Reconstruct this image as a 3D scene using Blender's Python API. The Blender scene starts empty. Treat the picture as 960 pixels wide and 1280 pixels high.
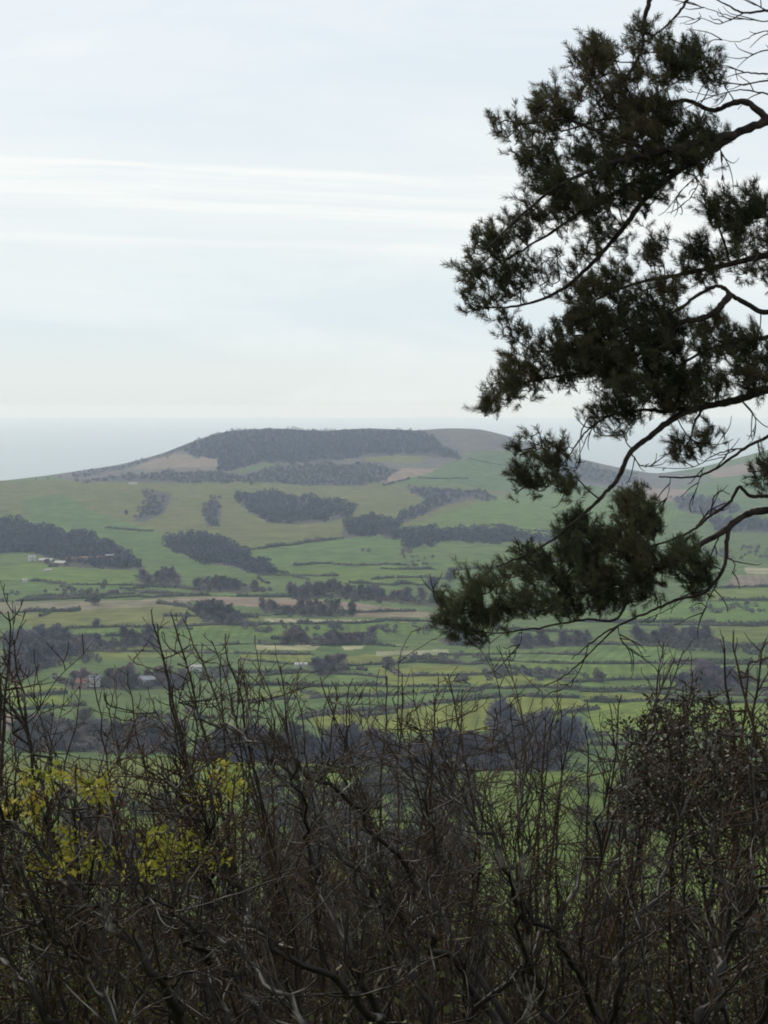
import bpy, math, random
import numpy as np

# ------------------------------------------------------------------ basics
C = bpy.context.scene.collection
SC = bpy.context.scene
F = 2722.0            # focal length in photo pixels (960 wide)
EYE = 150.0           # eye height above the floor of the vale
HOR = 508.0           # photo row of the eye level
PITCH = math.atan((640.0 - HOR) / F)
CP, SP = math.cos(PITCH), math.sin(PITCH)


def at(x, y, Y):
    """world point seen at photo pixel x, y when it stands Y metres ahead"""
    u = (x - 480.0) / F
    v = -(y - 640.0) / F
    k = Y / (CP + v * SP)
    return (u * k, Y, EYE + (v * CP - SP) * k)


def slope(y):
    v = -(y - 640.0) / F
    return (v * CP - SP) / (CP + v * SP)


def proj(X, Y, Z):
    dz = Z - EYE
    fw = Y * CP - dz * SP
    up = Y * SP + dz * CP
    return 480.0 + F * X / fw, 640.0 - F * up / fw


def hash2(ix, iy, seed):
    n = (ix.astype(np.int64) * 374761393 + iy.astype(np.int64) * 668265263 + seed * 974711) & 0x7fffffff
    n = ((n ^ (n >> 13)) * 1274126177) & 0x7fffffff
    n = n ^ (n >> 16)
    return (n & 0xffff) / 65535.0


def vnoise(x, y, seed=0):
    xi, yi = np.floor(x), np.floor(y)
    fx, fy = x - xi, y - yi
    fx = fx * fx * (3 - 2 * fx)
    fy = fy * fy * (3 - 2 * fy)
    a = hash2(xi, yi, seed)
    b = hash2(xi + 1, yi, seed)
    c = hash2(xi, yi + 1, seed)
    d = hash2(xi + 1, yi + 1, seed)
    return (a * (1 - fx) + b * fx) * (1 - fy) + (c * (1 - fx) + d * fx) * fy - 0.5


# ------------------------------------------------------------------ terrain
CREST = [(-900, 640), (-500, 622), (-200, 610), (0, 601), (60, 594), (150, 581), (200, 568), (240, 552), (265, 543), (290, 538), (340, 535),
         (400, 539), (460, 536), (520, 539), (560, 536), (600, 537), (640, 547), (670, 559), (720, 573), (770, 584),
         (820, 592), (870, 585), (920, 573), (960, 562), (1020, 550), (1100, 545), (1300, 560), (1700, 600), (2400, 640)]
SHOULDER = [(-900, 640), (0, 603), (160, 603), (300, 602), (450, 608), (540, 612), (640, 618), (720, 622), (850, 628), (960, 626), (1300, 640), (2400, 660)]
LOWER = [(-900, 700), (0, 662), (160, 664), (300, 662), (450, 660), (600, 662), (800, 668), (960, 672), (2400, 700)]


def interp(tab, x):
    t = np.array(tab, float)
    return np.interp(x, t[:, 0], t[:, 1])


def smooth_interp(tab, x):
    s = 0
    for k, w in ((-12, .15), (-6, .2), (0, .3), (6, .2), (12, .15)):
        s = s + w * interp(tab, x + k)
    return s


def ss(a, b, x):
    t = np.clip((x - a) / (b - a), 0, 1)
    return t * t * (3 - 2 * t)


def ground_z(X, Y):
    X = np.asarray(X, float)
    Y = np.asarray(Y, float)
    Ys = np.maximum(Y, 60.0)
    px = 480 + F * X / Ys
    z_near = EYE - 1.6 - 0.35 * np.maximum(Y, 0) - 0.00002 * np.maximum(Y, 0) ** 2
    z_v = np.zeros_like(Y * X)
    kn = [(1000., z_v), (1800., z_v + 1.0), (2450., EYE + 2450. * slope(smooth_interp(LOWER, px))),
          (3300., EYE + 3300. * slope(smooth_interp(SHOULDER, px))),
          (3750., EYE + 3750. * slope(smooth_interp(SHOULDER, px) * .62 + smooth_interp(CREST, px) * .38 + 3)),
          (4700., EYE + 4700. * slope(smooth_interp(CREST, px))),
          (5100., EYE + 5100. * slope(smooth_interp(CREST, px) + 8)),
          (6400., z_v - 60.0), (9000., z_v - 70.0)]
    ks = np.array([k for k, _ in kn])
    zs = [np.broadcast_to(z, np.broadcast(X, Y).shape) for _, z in kn]
    # monotone cubic (Hermite with limited slopes) along the depth
    d = [(zs[i + 1] - zs[i]) / (ks[i + 1] - ks[i]) for i in range(len(ks) - 1)]
    m = [d[0]]
    for i in range(1, len(ks) - 1):
        p = d[i - 1] * d[i]
        m.append(np.where(p > 0, 2 * p / np.where(np.abs(d[i - 1] + d[i]) < 1e-9, 1, d[i - 1] + d[i]), 0))
    m.append(d[-1])
    z = zs[0] + 0.0
    Yb = np.broadcast_to(Y, z.shape)
    for i in range(len(ks) - 1):
        h = ks[i + 1] - ks[i]
        t = np.clip((Yb - ks[i]) / h, 0, 1)
        zz = (2 * t ** 3 - 3 * t * t + 1) * zs[i] + (t ** 3 - 2 * t * t + t) * h * m[i] + (-2 * t ** 3 + 3 * t * t) * zs[i + 1] + (t ** 3 - t * t) * h * m[i + 1]
        z = np.where(Yb >= ks[i], zz, z)
    far = ss(500, 1100, Yb)
    z = z + far * (vnoise(X / 330., Y / 330., 3) * 7 + vnoise(X / 120., Y / 150., 4) * 2.2) * (1 - .55 * ss(4300, 4700, Yb))
    z = z + vnoise(X / 9., Y / 9., 8) * .5 * (1 - ss(150, 400, Yb))
    # the hillside the camera stands on runs out into the vale
    k = 12.0
    a, b = z_near, z
    hh = np.clip(.5 + .5 * (a - b) / k, 0, 1)
    return b * (1 - hh) + a * hh + k * hh * (1 - hh)


_YS = np.concatenate([np.linspace(380, 2400, 900), np.linspace(2404, 6200, 700)])


def hit(x, y):
    """ground point seen at photo pixel x, y"""
    u = (x - 480.0) / F
    v = -(y - 640.0) / F
    k = _YS / (CP + v * SP)
    zr = EYE + (v * CP - SP) * k
    g = ground_z(u * k, _YS)
    below = np.nonzero(zr < g)[0]
    i = below[0] if len(below) else len(_YS) - 1
    if i > 0 and len(below):
        a, b = zr[i - 1] - g[i - 1], g[i] - zr[i]
        t = a / max(a + b, 1e-9)
        Y = _YS[i - 1] + t * (_YS[i] - _YS[i - 1])
    else:
        Y = _YS[i]
    X = u * Y / (CP + v * SP)
    return (X, Y, float(ground_z(X, Y)))


# ------------------------------------------------------------------ materials
def new_mat(name):
    m = bpy.data.materials.new(name)
    m.use_nodes = True
    nt = m.node_tree
    return m, nt, nt.nodes['Principled BSDF']


def noise_mat(name, c1, c2, scale=1.0, rough=.9, spec=.2, detail=4, c3=None, scale3=.1, lo3=.48, hi3=.68, coords='pos', bump=0.0, trans=0.0, tint=False):
    m, nt, b = new_mat(name)
    N, L = nt.nodes.new, nt.links.new
    if coords == 'pos':
        src = N('ShaderNodeNewGeometry').outputs['Position']
    else:
        src = N('ShaderNodeTexCoord').outputs['Object']
    n1 = N('ShaderNodeTexNoise')
    n1.inputs['Scale'].default_value = scale
    n1.inputs['Detail'].default_value = detail
    L(src, n1.inputs['Vector'])
    r = N('ShaderNodeValToRGB')
    r.color_ramp.elements[0].position = .35
    r.color_ramp.elements[1].position = .65
    r.color_ramp.elements[0].color = (*c1, 1)
    r.color_ramp.elements[1].color = (*c2, 1)
    L(n1.outputs['Fac'], r.inputs['Fac'])
    col = r.outputs['Color']
    if c3:
        n2 = N('ShaderNodeTexNoise')
        n2.inputs['Scale'].default_value = scale3
        n2.inputs['Detail'].default_value = 3
        L(src, n2.inputs['Vector'])
        r2 = N('ShaderNodeMapRange')
        r2.inputs[1].default_value = lo3
        r2.inputs[2].default_value = hi3
        L(n2.outputs['Fac'], r2.inputs[0])
        mx = N('ShaderNodeMixRGB')
        L(r2.outputs[0], mx.inputs['Fac'])
        L(col, mx.inputs[1])
        mx.inputs[2].default_value = (*c3, 1)
        col = mx.outputs['Color']
    if tint:
        oi = N('ShaderNodeObjectInfo')
        mt = N('ShaderNodeMixRGB')
        mt.blend_type = 'MULTIPLY'
        mt.inputs['Fac'].default_value = 1
        L(col, mt.inputs[1])
        L(oi.outputs['Color'], mt.inputs[2])
        col = mt.outputs['Color']
    L(col, b.inputs['Base Color'])
    b.inputs['Roughness'].default_value = rough
    b.inputs['Specular IOR Level'].default_value = spec
    if bump:
        bp = N('ShaderNodeBump')
        bp.inputs['Strength'].default_value = bump
        L(n1.outputs['Fac'], bp.inputs['Height'])
        L(bp.outputs['Normal'], b.inputs['Normal'])
    if trans:
        t = N('ShaderNodeBsdfTranslucent')
        L(col, t.inputs['Color'])
        mxs = N('ShaderNodeMixShader')
        mxs.inputs['Fac'].default_value = trans
        L(b.outputs['BSDF'], mxs.inputs[1])
        L(t.outputs['BSDF'], mxs.inputs[2])
        L(mxs.outputs['Shader'], nt.nodes['Material Output'].inputs['Surface'])
    return m


def field_mat(name, c1, c2, c3, stripes=0.0):
    """turf or ploughland: mottled at several scales, with faint tractor lines"""
    m, nt, b = new_mat(name)
    N, L = nt.nodes.new, nt.links.new
    src = N('ShaderNodeNewGeometry').outputs['Position']
    n1 = N('ShaderNodeTexNoise'); n1.inputs['Scale'].default_value = .018; n1.inputs['Detail'].default_value = 7; n1.inputs['Roughness'].default_value = .62
    L(src, n1.inputs['Vector'])
    r = N('ShaderNodeValToRGB')
    r.color_ramp.elements[0].position = .33; r.color_ramp.elements[0].color = (*c1, 1)
    r.color_ramp.elements[1].position = .68; r.color_ramp.elements[1].color = (*c2, 1)
    L(n1.outputs['Fac'], r.inputs['Fac'])
    n2 = N('ShaderNodeTexNoise'); n2.inputs['Scale'].default_value = .006; n2.inputs['Detail'].default_value = 6
    L(src, n2.inputs['Vector'])
    r2 = N('ShaderNodeMapRange'); r2.inputs[1].default_value = .5; r2.inputs[2].default_value = .68; r2.inputs[4].default_value = .75
    L(n2.outputs['Fac'], r2.inputs[0])
    mx = N('ShaderNodeMixRGB'); L(r2.outputs[0], mx.inputs['Fac']); L(r.outputs['Color'], mx.inputs[1]); mx.inputs[2].default_value = (*c3, 1)
    n3 = N('ShaderNodeTexNoise'); n3.inputs['Scale'].default_value = .06; n3.inputs['Detail'].default_value = 5
    L(src, n3.inputs['Vector'])
    r3 = N('ShaderNodeMapRange'); r3.inputs[1].default_value = .3; r3.inputs[2].default_value = .7; r3.inputs[3].default_value = .68; r3.inputs[4].default_value = 1.28
    L(n3.outputs['Fac'], r3.inputs[0])
    mm = N('ShaderNodeMixRGB'); mm.blend_type = 'MULTIPLY'; mm.inputs['Fac'].default_value = 1
    L(mx.outputs['Color'], mm.inputs[1]); L(r3.outputs[0], mm.inputs[2])
    oi = N('ShaderNodeObjectInfo')
    rot = N('ShaderNodeVectorRotate'); rot.rotation_type = 'Z_AXIS'
    an = N('ShaderNodeMath'); an.operation = 'MULTIPLY'; an.inputs[1].default_value = 3.1
    L(oi.outputs['Random'], an.inputs[0]); L(an.outputs[0], rot.inputs['Angle']); L(src, rot.inputs['Vector'])
    wv = N('ShaderNodeTexWave'); wv.inputs['Scale'].default_value = .045; wv.inputs['Distortion'].default_value = 1.5; wv.inputs['Detail'].default_value = 2; wv.inputs['Detail Scale'].default_value = .3
    L(rot.outputs[0], wv.inputs['Vector'])
    wr = N('ShaderNodeMapRange'); wr.inputs[3].default_value = .86; wr.inputs[4].default_value = 1.10
    L(wv.outputs['Fac'], wr.inputs[0])
    mw = N('ShaderNodeMixRGB'); mw.blend_type = 'MULTIPLY'; mw.inputs['Fac'].default_value = 1
    L(mm.outputs['Color'], mw.inputs[1]); L(wr.outputs[0], mw.inputs[2])
    mm = mw
    mt = N('ShaderNodeMixRGB'); mt.blend_type = 'MULTIPLY'; mt.inputs['Fac'].default_value = 1
    L(mm.outputs['Color'], mt.inputs[1]); L(oi.outputs['Color'], mt.inputs[2])
    L(mt.outputs['Color'], b.inputs['Base Color'])
    b.inputs['Roughness'].default_value = 1
    b.inputs['Specular IOR Level'].default_value = .05
    return m


M = {}
M['pasture'] = field_mat('pasture_turf', (0.065, 0.098, 0.032), (0.095, 0.131, 0.045), (0.078, 0.104, 0.041))
M['olive'] = field_mat('olive_turf', (0.096, 0.103, 0.036), (0.131, 0.126, 0.047), (0.092, 0.108, 0.038))
M['bright'] = field_mat('bright_turf', (0.094, 0.130, 0.028), (0.122, 0.156, 0.037), (0.116, 0.138, 0.038))
M['yellow'] = field_mat('yellowish_turf', (0.119, 0.134, 0.033), (0.155, 0.160, 0.044), (0.128, 0.126, 0.043))
M['pale'] = field_mat('pale_stubble', (.24, .24, .15), (.31, .29, .19), (.22, .24, .14))
M['brown'] = field_mat('ploughed_soil', (.150, .122, .088), (.195, .158, .115), (.150, .140, .085))
M['pink'] = field_mat('dry_bracken', (.190, .145, .115), (.245, .185, .145), (.17, .155, .10))
M['heath'] = field_mat('heather', (.098, .086, .080), (.125, .108, .096), (.108, .108, .074))
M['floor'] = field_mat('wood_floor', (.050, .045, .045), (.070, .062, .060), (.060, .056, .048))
M['scrub'] = field_mat('leaf_litter', (.045, .040, .030), (.075, .065, .045), (.055, .060, .035))
M['slope'] = field_mat('rough_hill_turf', (.040, .052, .020), (.070, .075, .032), (.055, .042, .026))
M['wood'] = noise_mat('bare_wood_crowns', (.056, .054, .068), (.096, .088, .102), scale=.05, c3=(.052, .055, .036), scale3=.012)
M['brownwood'] = noise_mat('brown_wood_crowns', (.045, .033, .022), (.095, .070, .046), scale=.12, c3=(.05, .05, .026), scale3=.03)
M['scrubtwig'] = noise_mat('bare_scrub_twigs', (.085, .074, .074), (.155, .128, .120), scale=.12, c3=(.10, .098, .07), scale3=.02)
M['treetwig'] = noise_mat('bare_tree_twigs', (.105, .088, .090), (.185, .155, .148), scale=.25, c3=(.070, .066, .044), scale3=.02, tint=True)
M['treebark'] = noise_mat('tree_bark', (.06, .052, .044), (.11, .098, .085), scale=1.5)
M['hedge'] = noise_mat('hedge_leaves', (.040, .046, .028), (.085, .082, .048), scale=.35, c3=(.115, .092, .078), scale3=.02)
M['twig'] = noise_mat('shrub_twigs', (.012, .007, .0035), (.066, .039, .018), scale=6, rough=.75, spec=.18)
M['greytwig'] = noise_mat('grey_shrub_twigs', (.013, .009, .0055), (.060, .044, .025), scale=5, rough=.7, spec=.2)
M['stem'] = noise_mat('shrub_bark_glints', (.008, .006, .0045), (.026, .020, .014), scale=11, rough=.6, spec=.25, bump=.3, c3=(.22, .20, .165), scale3=5.5, lo3=.60, hi3=.69)  # dark bark; the pale patches paint sunlight catching on the stems
M['pinebark'] = noise_mat('pine_bark', (.014, .011, .010), (.045, .033, .027), scale=14, rough=.85, spec=.15, bump=.4)
M['needle'] = noise_mat('pine_needles', (.030, .036, .018), (.072, .072, .034), scale=3.5, rough=.8, spec=.10, c3=(.085, .072, .038), scale3=1.6, trans=.18)
M['needle_brown'] = noise_mat('olive_pine_needles', (.040, .050, .025), (.092, .098, .048), scale=3.0, rough=.8, spec=.10, c3=(.090, .080, .042), scale3=1.3, trans=.18)
M['yleaf'] = noise_mat('young_yellow_leaves', (.15, .18, .030), (.38, .36, .048), scale=7, rough=.6, spec=.2, c3=(.40, .30, .045), scale3=2.2, trans=.35)
M['oleaf'] = noise_mat('dull_olive_leaves', (.050, .062, .018), (.120, .125, .036), scale=6, rough=.65, spec=.2, c3=(.14, .12, .04), scale3=2.0, trans=.25)
M['gleaf'] = noise_mat('evergreen_leaves', (.020, .020, .012), (.046, .042, .022), scale=5, rough=.6, spec=.3, c3=(.055, .034, .022), scale3=2.5)
M['bramble'] = noise_mat('bramble_leaves', (.018, .015, .008), (.095, .074, .034), scale=2.5, rough=.75, spec=.15, c3=(.090, .110, .034), scale3=.45)
M['white'] = noise_mat('white_render', (.46, .44, .41), (.58, .56, .52), scale=.6)
M['stone'] = noise_mat('warm_stone', (.22, .185, .15), (.30, .255, .21), scale=.8)
M['slate'] = noise_mat('slate_roof', (.20, .20, .22), (.30, .30, .31), scale=.9)
M['tile'] = noise_mat('clay_tile_roof', (.17, .095, .07), (.25, .145, .11), scale=.9)
M['sheet'] = noise_mat('pale_sheet_roof', (.30, .29, .28), (.42, .40, .37), scale=.4)
M['glass'] = noise_mat('dark_window_glass', (.09, .10, .11), (.14, .15, .16), scale=1, rough=.1, spec=.5)


# ------------------------------------------------------------------ object helpers
def link_mesh(name, verts, faces, mat, parent=None, smooth=False):
    me = bpy.data.meshes.new(name)
    me.from_pydata(verts, [], faces)
    me.materials.append(mat)
    if smooth:
        me.polygons.foreach_set('use_smooth', [True] * len(me.polygons))
    o = bpy.data.objects.new(name, me)
    C.objects.link(o)
    if parent:
        o.parent = parent
    return o


def np_mesh(name, V, Fq, mat, parent=None, smooth=False):
    """V (n,3), Fq (m,k) uniform polygons"""
    me = bpy.data.meshes.new(name)
    V = np.ascontiguousarray(V, np.float32)
    Fq = np.ascontiguousarray(Fq, np.int32)
    k = Fq.shape[1]
    me.vertices.add(len(V))
    me.vertices.foreach_set('co', V.ravel())
    me.loops.add(Fq.size)
    me.loops.foreach_set('vertex_index', Fq.ravel())
    me.polygons.add(len(Fq))
    me.polygons.foreach_set('loop_start', np.arange(0, Fq.size, k, dtype=np.int32))
    me.polygons.foreach_set('loop_total', np.full(len(Fq), k, np.int32))
    if smooth:
        me.polygons.foreach_set('use_smooth', np.ones(len(Fq), bool))
    me.update(calc_edges=True)
    me.materials.append(mat)
    o = bpy.data.objects.new(name, me)
    C.objects.link(o)
    if parent:
        o.parent = parent
    return o


def tag(o, label=None, cat=None, group=None, kind=None):
    if label: o['label'] = label
    if cat: o['category'] = cat
    if group: o['group'] = group
    if kind: o['kind'] = kind
    return o


def empty(name, loc, label, cat, group=None):
    o = bpy.data.objects.new(name, None)
    o.empty_display_size = .3
    C.objects.link(o)
    o.location = loc
    return tag(o, label, cat, group)


def copy_tree(o, parent=None):
    c = o.copy()
    C.objects.link(c)
    c.parent = parent
    for ch in o.children:
        copy_tree(ch, c)
    return c


class Tubes:
    def __init__(s):
        s.V = []; s.Q = []; s.n = 0

    def add(s, pts, rad, sides=5):
        P = np.array(pts, float)
        R = np.array(rad, float)
        n = len(P)
        if n < 2: return
        T = np.gradient(P, axis=0)
        T /= np.linalg.norm(T, axis=1)[:, None] + 1e-12
        mean = np.abs(T.mean(0))
        ref = np.zeros(3); ref[int(np.argmin(mean))] = 1
        A = np.cross(T, ref); A /= np.linalg.norm(A, axis=1)[:, None] + 1e-12
        B = np.cross(T, A)
        a = np.arange(sides) * 2 * math.pi / sides
        ring = P[:, None, :] + R[:, None, None] * (np.cos(a)[None, :, None] * A[:, None, :] + np.sin(a)[None, :, None] * B[:, None, :])
        s.V.append(ring.reshape(-1, 3))
        i = np.arange(n - 1)[:, None] * sides + np.arange(sides)[None, :]
        j = np.arange(n - 1)[:, None] * sides + (np.arange(sides)[None, :] + 1) % sides
        q = np.stack([i, j, j + sides, i + sides], -1).reshape(-1, 4) + s.n
        s.Q.append(q)
        s.n += n * sides

    def build(s, name, mat, parent=None, off=(0, 0, 0)):
        V = np.concatenate(s.V) - np.array(off)
        return np_mesh(name, V, np.concatenate(s.Q), mat, parent, smooth=True)


def in_poly(x, y, poly):
    x = np.asarray(x); y = np.asarray(y)
    res = np.zeros(x.shape, bool)
    n = len(poly)
    j = n - 1
    for i in range(n):
        xi, yi = poly[i]; xj, yj = poly[j]
        c = ((yi > y) != (yj > y)) & (x < (xj - xi) * (y - yi) / ((yj - yi) if yj != yi else 1e-9) + xi)
        res ^= c
        j = i
    return res


# ------------------------------------------------------------------ fields, traced on the photo and laid on the terrain
FIELDS = [
    ('olive', (.92, .92, .95), [(-300, 600), (0, 600), (160, 600), (300, 598), (450, 603), (640, 612), (640, 640), (560, 660), (430, 674), (300, 692), (200, 668), (130, 664), (0, 640), (-300, 640)]),
    ('pasture', (.95, 1.0, .92), [(30, 622), (80, 618), (120, 640), (190, 662), (220, 680), (300, 700), (330, 712), (170, 714), (90, 668), (40, 650)]),
    ('heath', (1, 1, 1), [(500, 530), (600, 530), (650, 545), (690, 562), (600, 566), (575, 566), (550, 548), (535, 540)]),
    ('heath', (.9, .95, .95), [(60, 590), (150, 575), (240, 540), (400, 525), (540, 530), (590, 572), (560, 580), (480, 604), (330, 599), (240, 600), (80, 600)]),
    ('pink', (.8, .82, .85), [(165, 585), (185, 578), (215, 567), (240, 569), (272, 573), (274, 582), (255, 586), (225, 584), (190, 587)]),
    ('pasture', (1, 1, 1.05), [(296, 587), (340, 578), (348, 582), (300, 591)]),
    ('pale', (.75, .75, .75), [(294, 598), (318, 594), (318, 600), (296, 602)]),
    ('olive', (1, 1, 1), [(455, 571), (495, 567), (532, 571), (527, 578), (480, 578), (457, 576)]),
    ('pink', (.85, .85, .85), [(476, 600), (500, 586), (548, 584), (540, 590), (505, 600), (480, 604)]),
    ('pasture', (1, .95, 1), [(580, 566), (670, 562), (700, 574), (760, 590), (700, 600), (620, 582), (590, 577)]),
    ('pasture', (.95, .95, .95), [(590, 578), (620, 583), (700, 600), (780, 596), (800, 610), (700, 615), (625, 612), (560, 605), (545, 592)]),
    ('heath', (.9, .95, 1), [(690, 565), (780, 586), (870, 592), (890, 600), (840, 612), (760, 610), (700, 600), (740, 592)]),
    ('pink', (.85, .85, .9), [(800, 610), (860, 612), (856, 626), (830, 628), (812, 624)]),
    ('pink', (.8, .82, .85), [(880, 588), (960, 574), (1040, 572), (1040, 586), (960, 590), (890, 598)]),
    ('bright', (.8, .88, .95), [(500, 665), (545, 645), (600, 627), (640, 620), (700, 613), (800, 627), (860, 641), (800, 668), (700, 672), (640, 660), (560, 660)]),
    ('pasture', (1, 1.05, 1), [(305, 692), (360, 681), (430, 672), (520, 672), (500, 690), (480, 704), (375, 706), (340, 706)]),
    ('pasture', (1.05, 1.05, 1), [(505, 692), (560, 676), (640, 678), (700, 680), (690, 700), (560, 712), (520, 710)]),
    ('bright', (.78, .85, .95), [(350, 710), (480, 706), (560, 714), (560, 732), (480, 729), (430, 728), (350, 722)]),
    ('bright', (.82, .9, .92), [(0, 708), (60, 704), (100, 711), (170, 714), (172, 732), (100, 730), (0, 728)]),
    ('pasture', (1, 1.02, .95), [(-200, 729), (0, 729), (160, 733), (250, 738), (240, 746), (60, 752), (-200, 753)]),
    ('brown', (.95, .98, .95), [(-200, 755), (0, 754), (180, 749), (240, 747), (240, 757), (110, 763), (0, 767), (-200, 767)]),
    ('yellow', (.82, .82, .95), [(15, 768), (110, 763), (200, 757), (250, 763), (330, 772), (300, 784), (120, 786), (40, 787)]),
    ('brown', (1.05, 1, 1.05), [(240, 747), (350, 747), (450, 754), (545, 766), (560, 772), (450, 772), (330, 759), (300, 757), (250, 757)]),
    ('pale', (.8, .8, .8), [(330, 772), (480, 775), (560, 774), (540, 778), (330, 777)]),
    ('bright', (.72, .82, .9), [(100, 787), (330, 782), (560, 778), (620, 788), (480, 795), (350, 795), (240, 800), (110, 792)]),
    ('yellow', (.85, .92, 1), [(-100, 815), (70, 812), (190, 807), (260, 818), (160, 824), (75, 822)]),
    ('pale', (.85, .85, .75), [(318, 808), (402, 805), (394, 812), (318, 814)]),
    ('pale', (.9, .9, .85), [(428, 808), (456, 807), (452, 812), (430, 812)]),
    ('pasture', (1.1, 1.1, 1.1), [(260, 812), (400, 813), (390, 818), (260, 818)]),
    ('yellow', (.95, 1, 1), [(300, 818), (390, 818), (392, 830), (300, 828)]),
    ('yellow', (1.0, 1.02, 1.05), [(424, 820), (480, 817), (520, 824), (480, 829), (425, 833)]),
    ('pale', (.75, .78, .75), [(470, 814), (560, 812), (560, 818), (470, 819)]),
    ('pasture', (1.1, 1.08, 1), [(300, 832), (400, 834), (480, 828), (560, 830), (480, 848), (300, 846)]),
    ('pasture', (1.1, 1.1, 1.0), [(300, 848), (480, 849), (480, 858), (300, 858)]),
    ('bright', (.85, .85, .9), [(300, 860), (480, 860), (600, 862), (480, 870), (300, 876)]),
    ('yellow', (.92, .98, .9), [(470, 834), (560, 832), (600, 836), (640, 841), (560, 858), (480, 858)]),
    ('yellow', (.9, .98, .85), [(575, 846), (650, 842), (725, 858), (600, 859)]),
    ('bright', (.8, .88, .95), [(600, 826), (720, 828), (850, 828), (850, 848), (720, 852), (660, 838)]),
    ('pasture', (1.1, 1.15, 1), [(560, 812), (720, 806), (850, 806), (850, 828), (720, 828), (600, 826)]),
    ('pasture', (1.0, 1.05, 1), [(300, 878), (480, 872), (600, 864), (560, 872), (430, 889), (300, 896)]),
    ('yellow', (.9, .96, .72), [(380, 897), (500, 887), (640, 871), (722, 874), (745, 886), (690, 897), (600, 915), (420, 920)]),
    ('yellow', (.95, 1, .9), [(725, 865), (850, 869), (850, 876), (735, 876)]),
    ('pasture', (1.15, 1.15, 1), [(720, 853), (850, 851), (850, 862), (725, 863)]),
    ('bright', (1.02, 1.05, .9), [(735, 878), (850, 878), (1000, 880), (1000, 915), (850, 914), (738, 921)]),
    ('yellow', (.85, .95, .9), [(10, 855), (84, 858), (84, 868), (12, 870)]),
    ('bright', (1.05, 1.02, .9), [(8, 872), (90, 870), (84, 882), (10, 887)]),
    ('pink', (.7, .72, .7), [(-60, 893), (50, 893), (56, 912), (-60, 916)]),
    ('pale', (.8, .8, .8), [(930, 709), (1010, 711), (1010, 717), (934, 717)]),
    ('brown', (.9, .9, .95), [(920, 719), (1010, 718), (1010, 733), (905, 733)]),
    ('yellow', (.8, .92, 1), [(890, 737), (1010, 736), (1010, 749), (880, 751)]),
    ('bright', (.75, .88, .95), [(860, 753), (1010, 752), (1010, 778), (850, 780), (760, 776), (780, 764)]),
    ('yellow', (.7, .8, .85), [(850, 784), (1010, 782), (1010, 800), (850, 806), (740, 800)]),
    ('bright', (.76, .80, .66), [(-300, 950), (260, 948), (500, 960), (800, 965), (1300, 960), (1300, 1320), (-300, 1320)]),
    ('yellow', (.75, .80, .7), [(-300, 950), (230, 948), (240, 1000), (-300, 1010)]),
]


LITTER = [
    [(360, 738), (400, 734), (450, 738), (500, 746), (560, 752), (545, 758), (480, 752), (420, 748), (365, 748)],
    [(325, 758), (380, 757), (450, 764), (440, 772), (390, 771), (330, 767)],
    [(238, 762), (290, 760), (312, 774), (296, 782), (255, 778)],
    [(10, 800), (40, 795), (75, 800), (190, 800), (200, 808), (120, 812), (70, 828), (40, 845), (8, 850)],
    [(348, 798), (400, 796), (475, 800), (470, 806), (410, 807), (350, 806)],
    [(168, 724), (225, 716), (228, 734), (182, 734)],
    [(50, 706), (140, 712), (180, 712), (180, 706), (100, 700)],
    [(242, 726), (290, 728), (345, 738), (300, 742), (242, 740)],
    [(394, 836), (424, 832), (422, 842), (400, 844)],
    [(70, 850), (230, 846), (230, 862), (90, 862)],
    [(20, 912), (130, 905), (230, 905), (225, 942), (120, 940), (20, 938)],
    [(245, 935), (400, 928), (490, 930), (490, 955), (380, 955), (250, 952)],
    [(490, 935), (600, 935), (700, 940), (700, 965), (500, 962)],
    [(610, 905), (640, 895), (700, 915), (735, 935), (690, 940), (620, 935)],
    [(848, 848), (930, 845), (935, 862), (850, 865)],
    [(790, 797), (850, 795), (900, 800), (890, 806), (800, 805)],
    [(640, 805), (740, 798), (735, 808), (650, 812)],
    [(545, 800), (600, 795), (615, 806), (560, 808)],
]
for _p in LITTER: FIELDS.append(('scrub', (1, 1, 1), _p))


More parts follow.
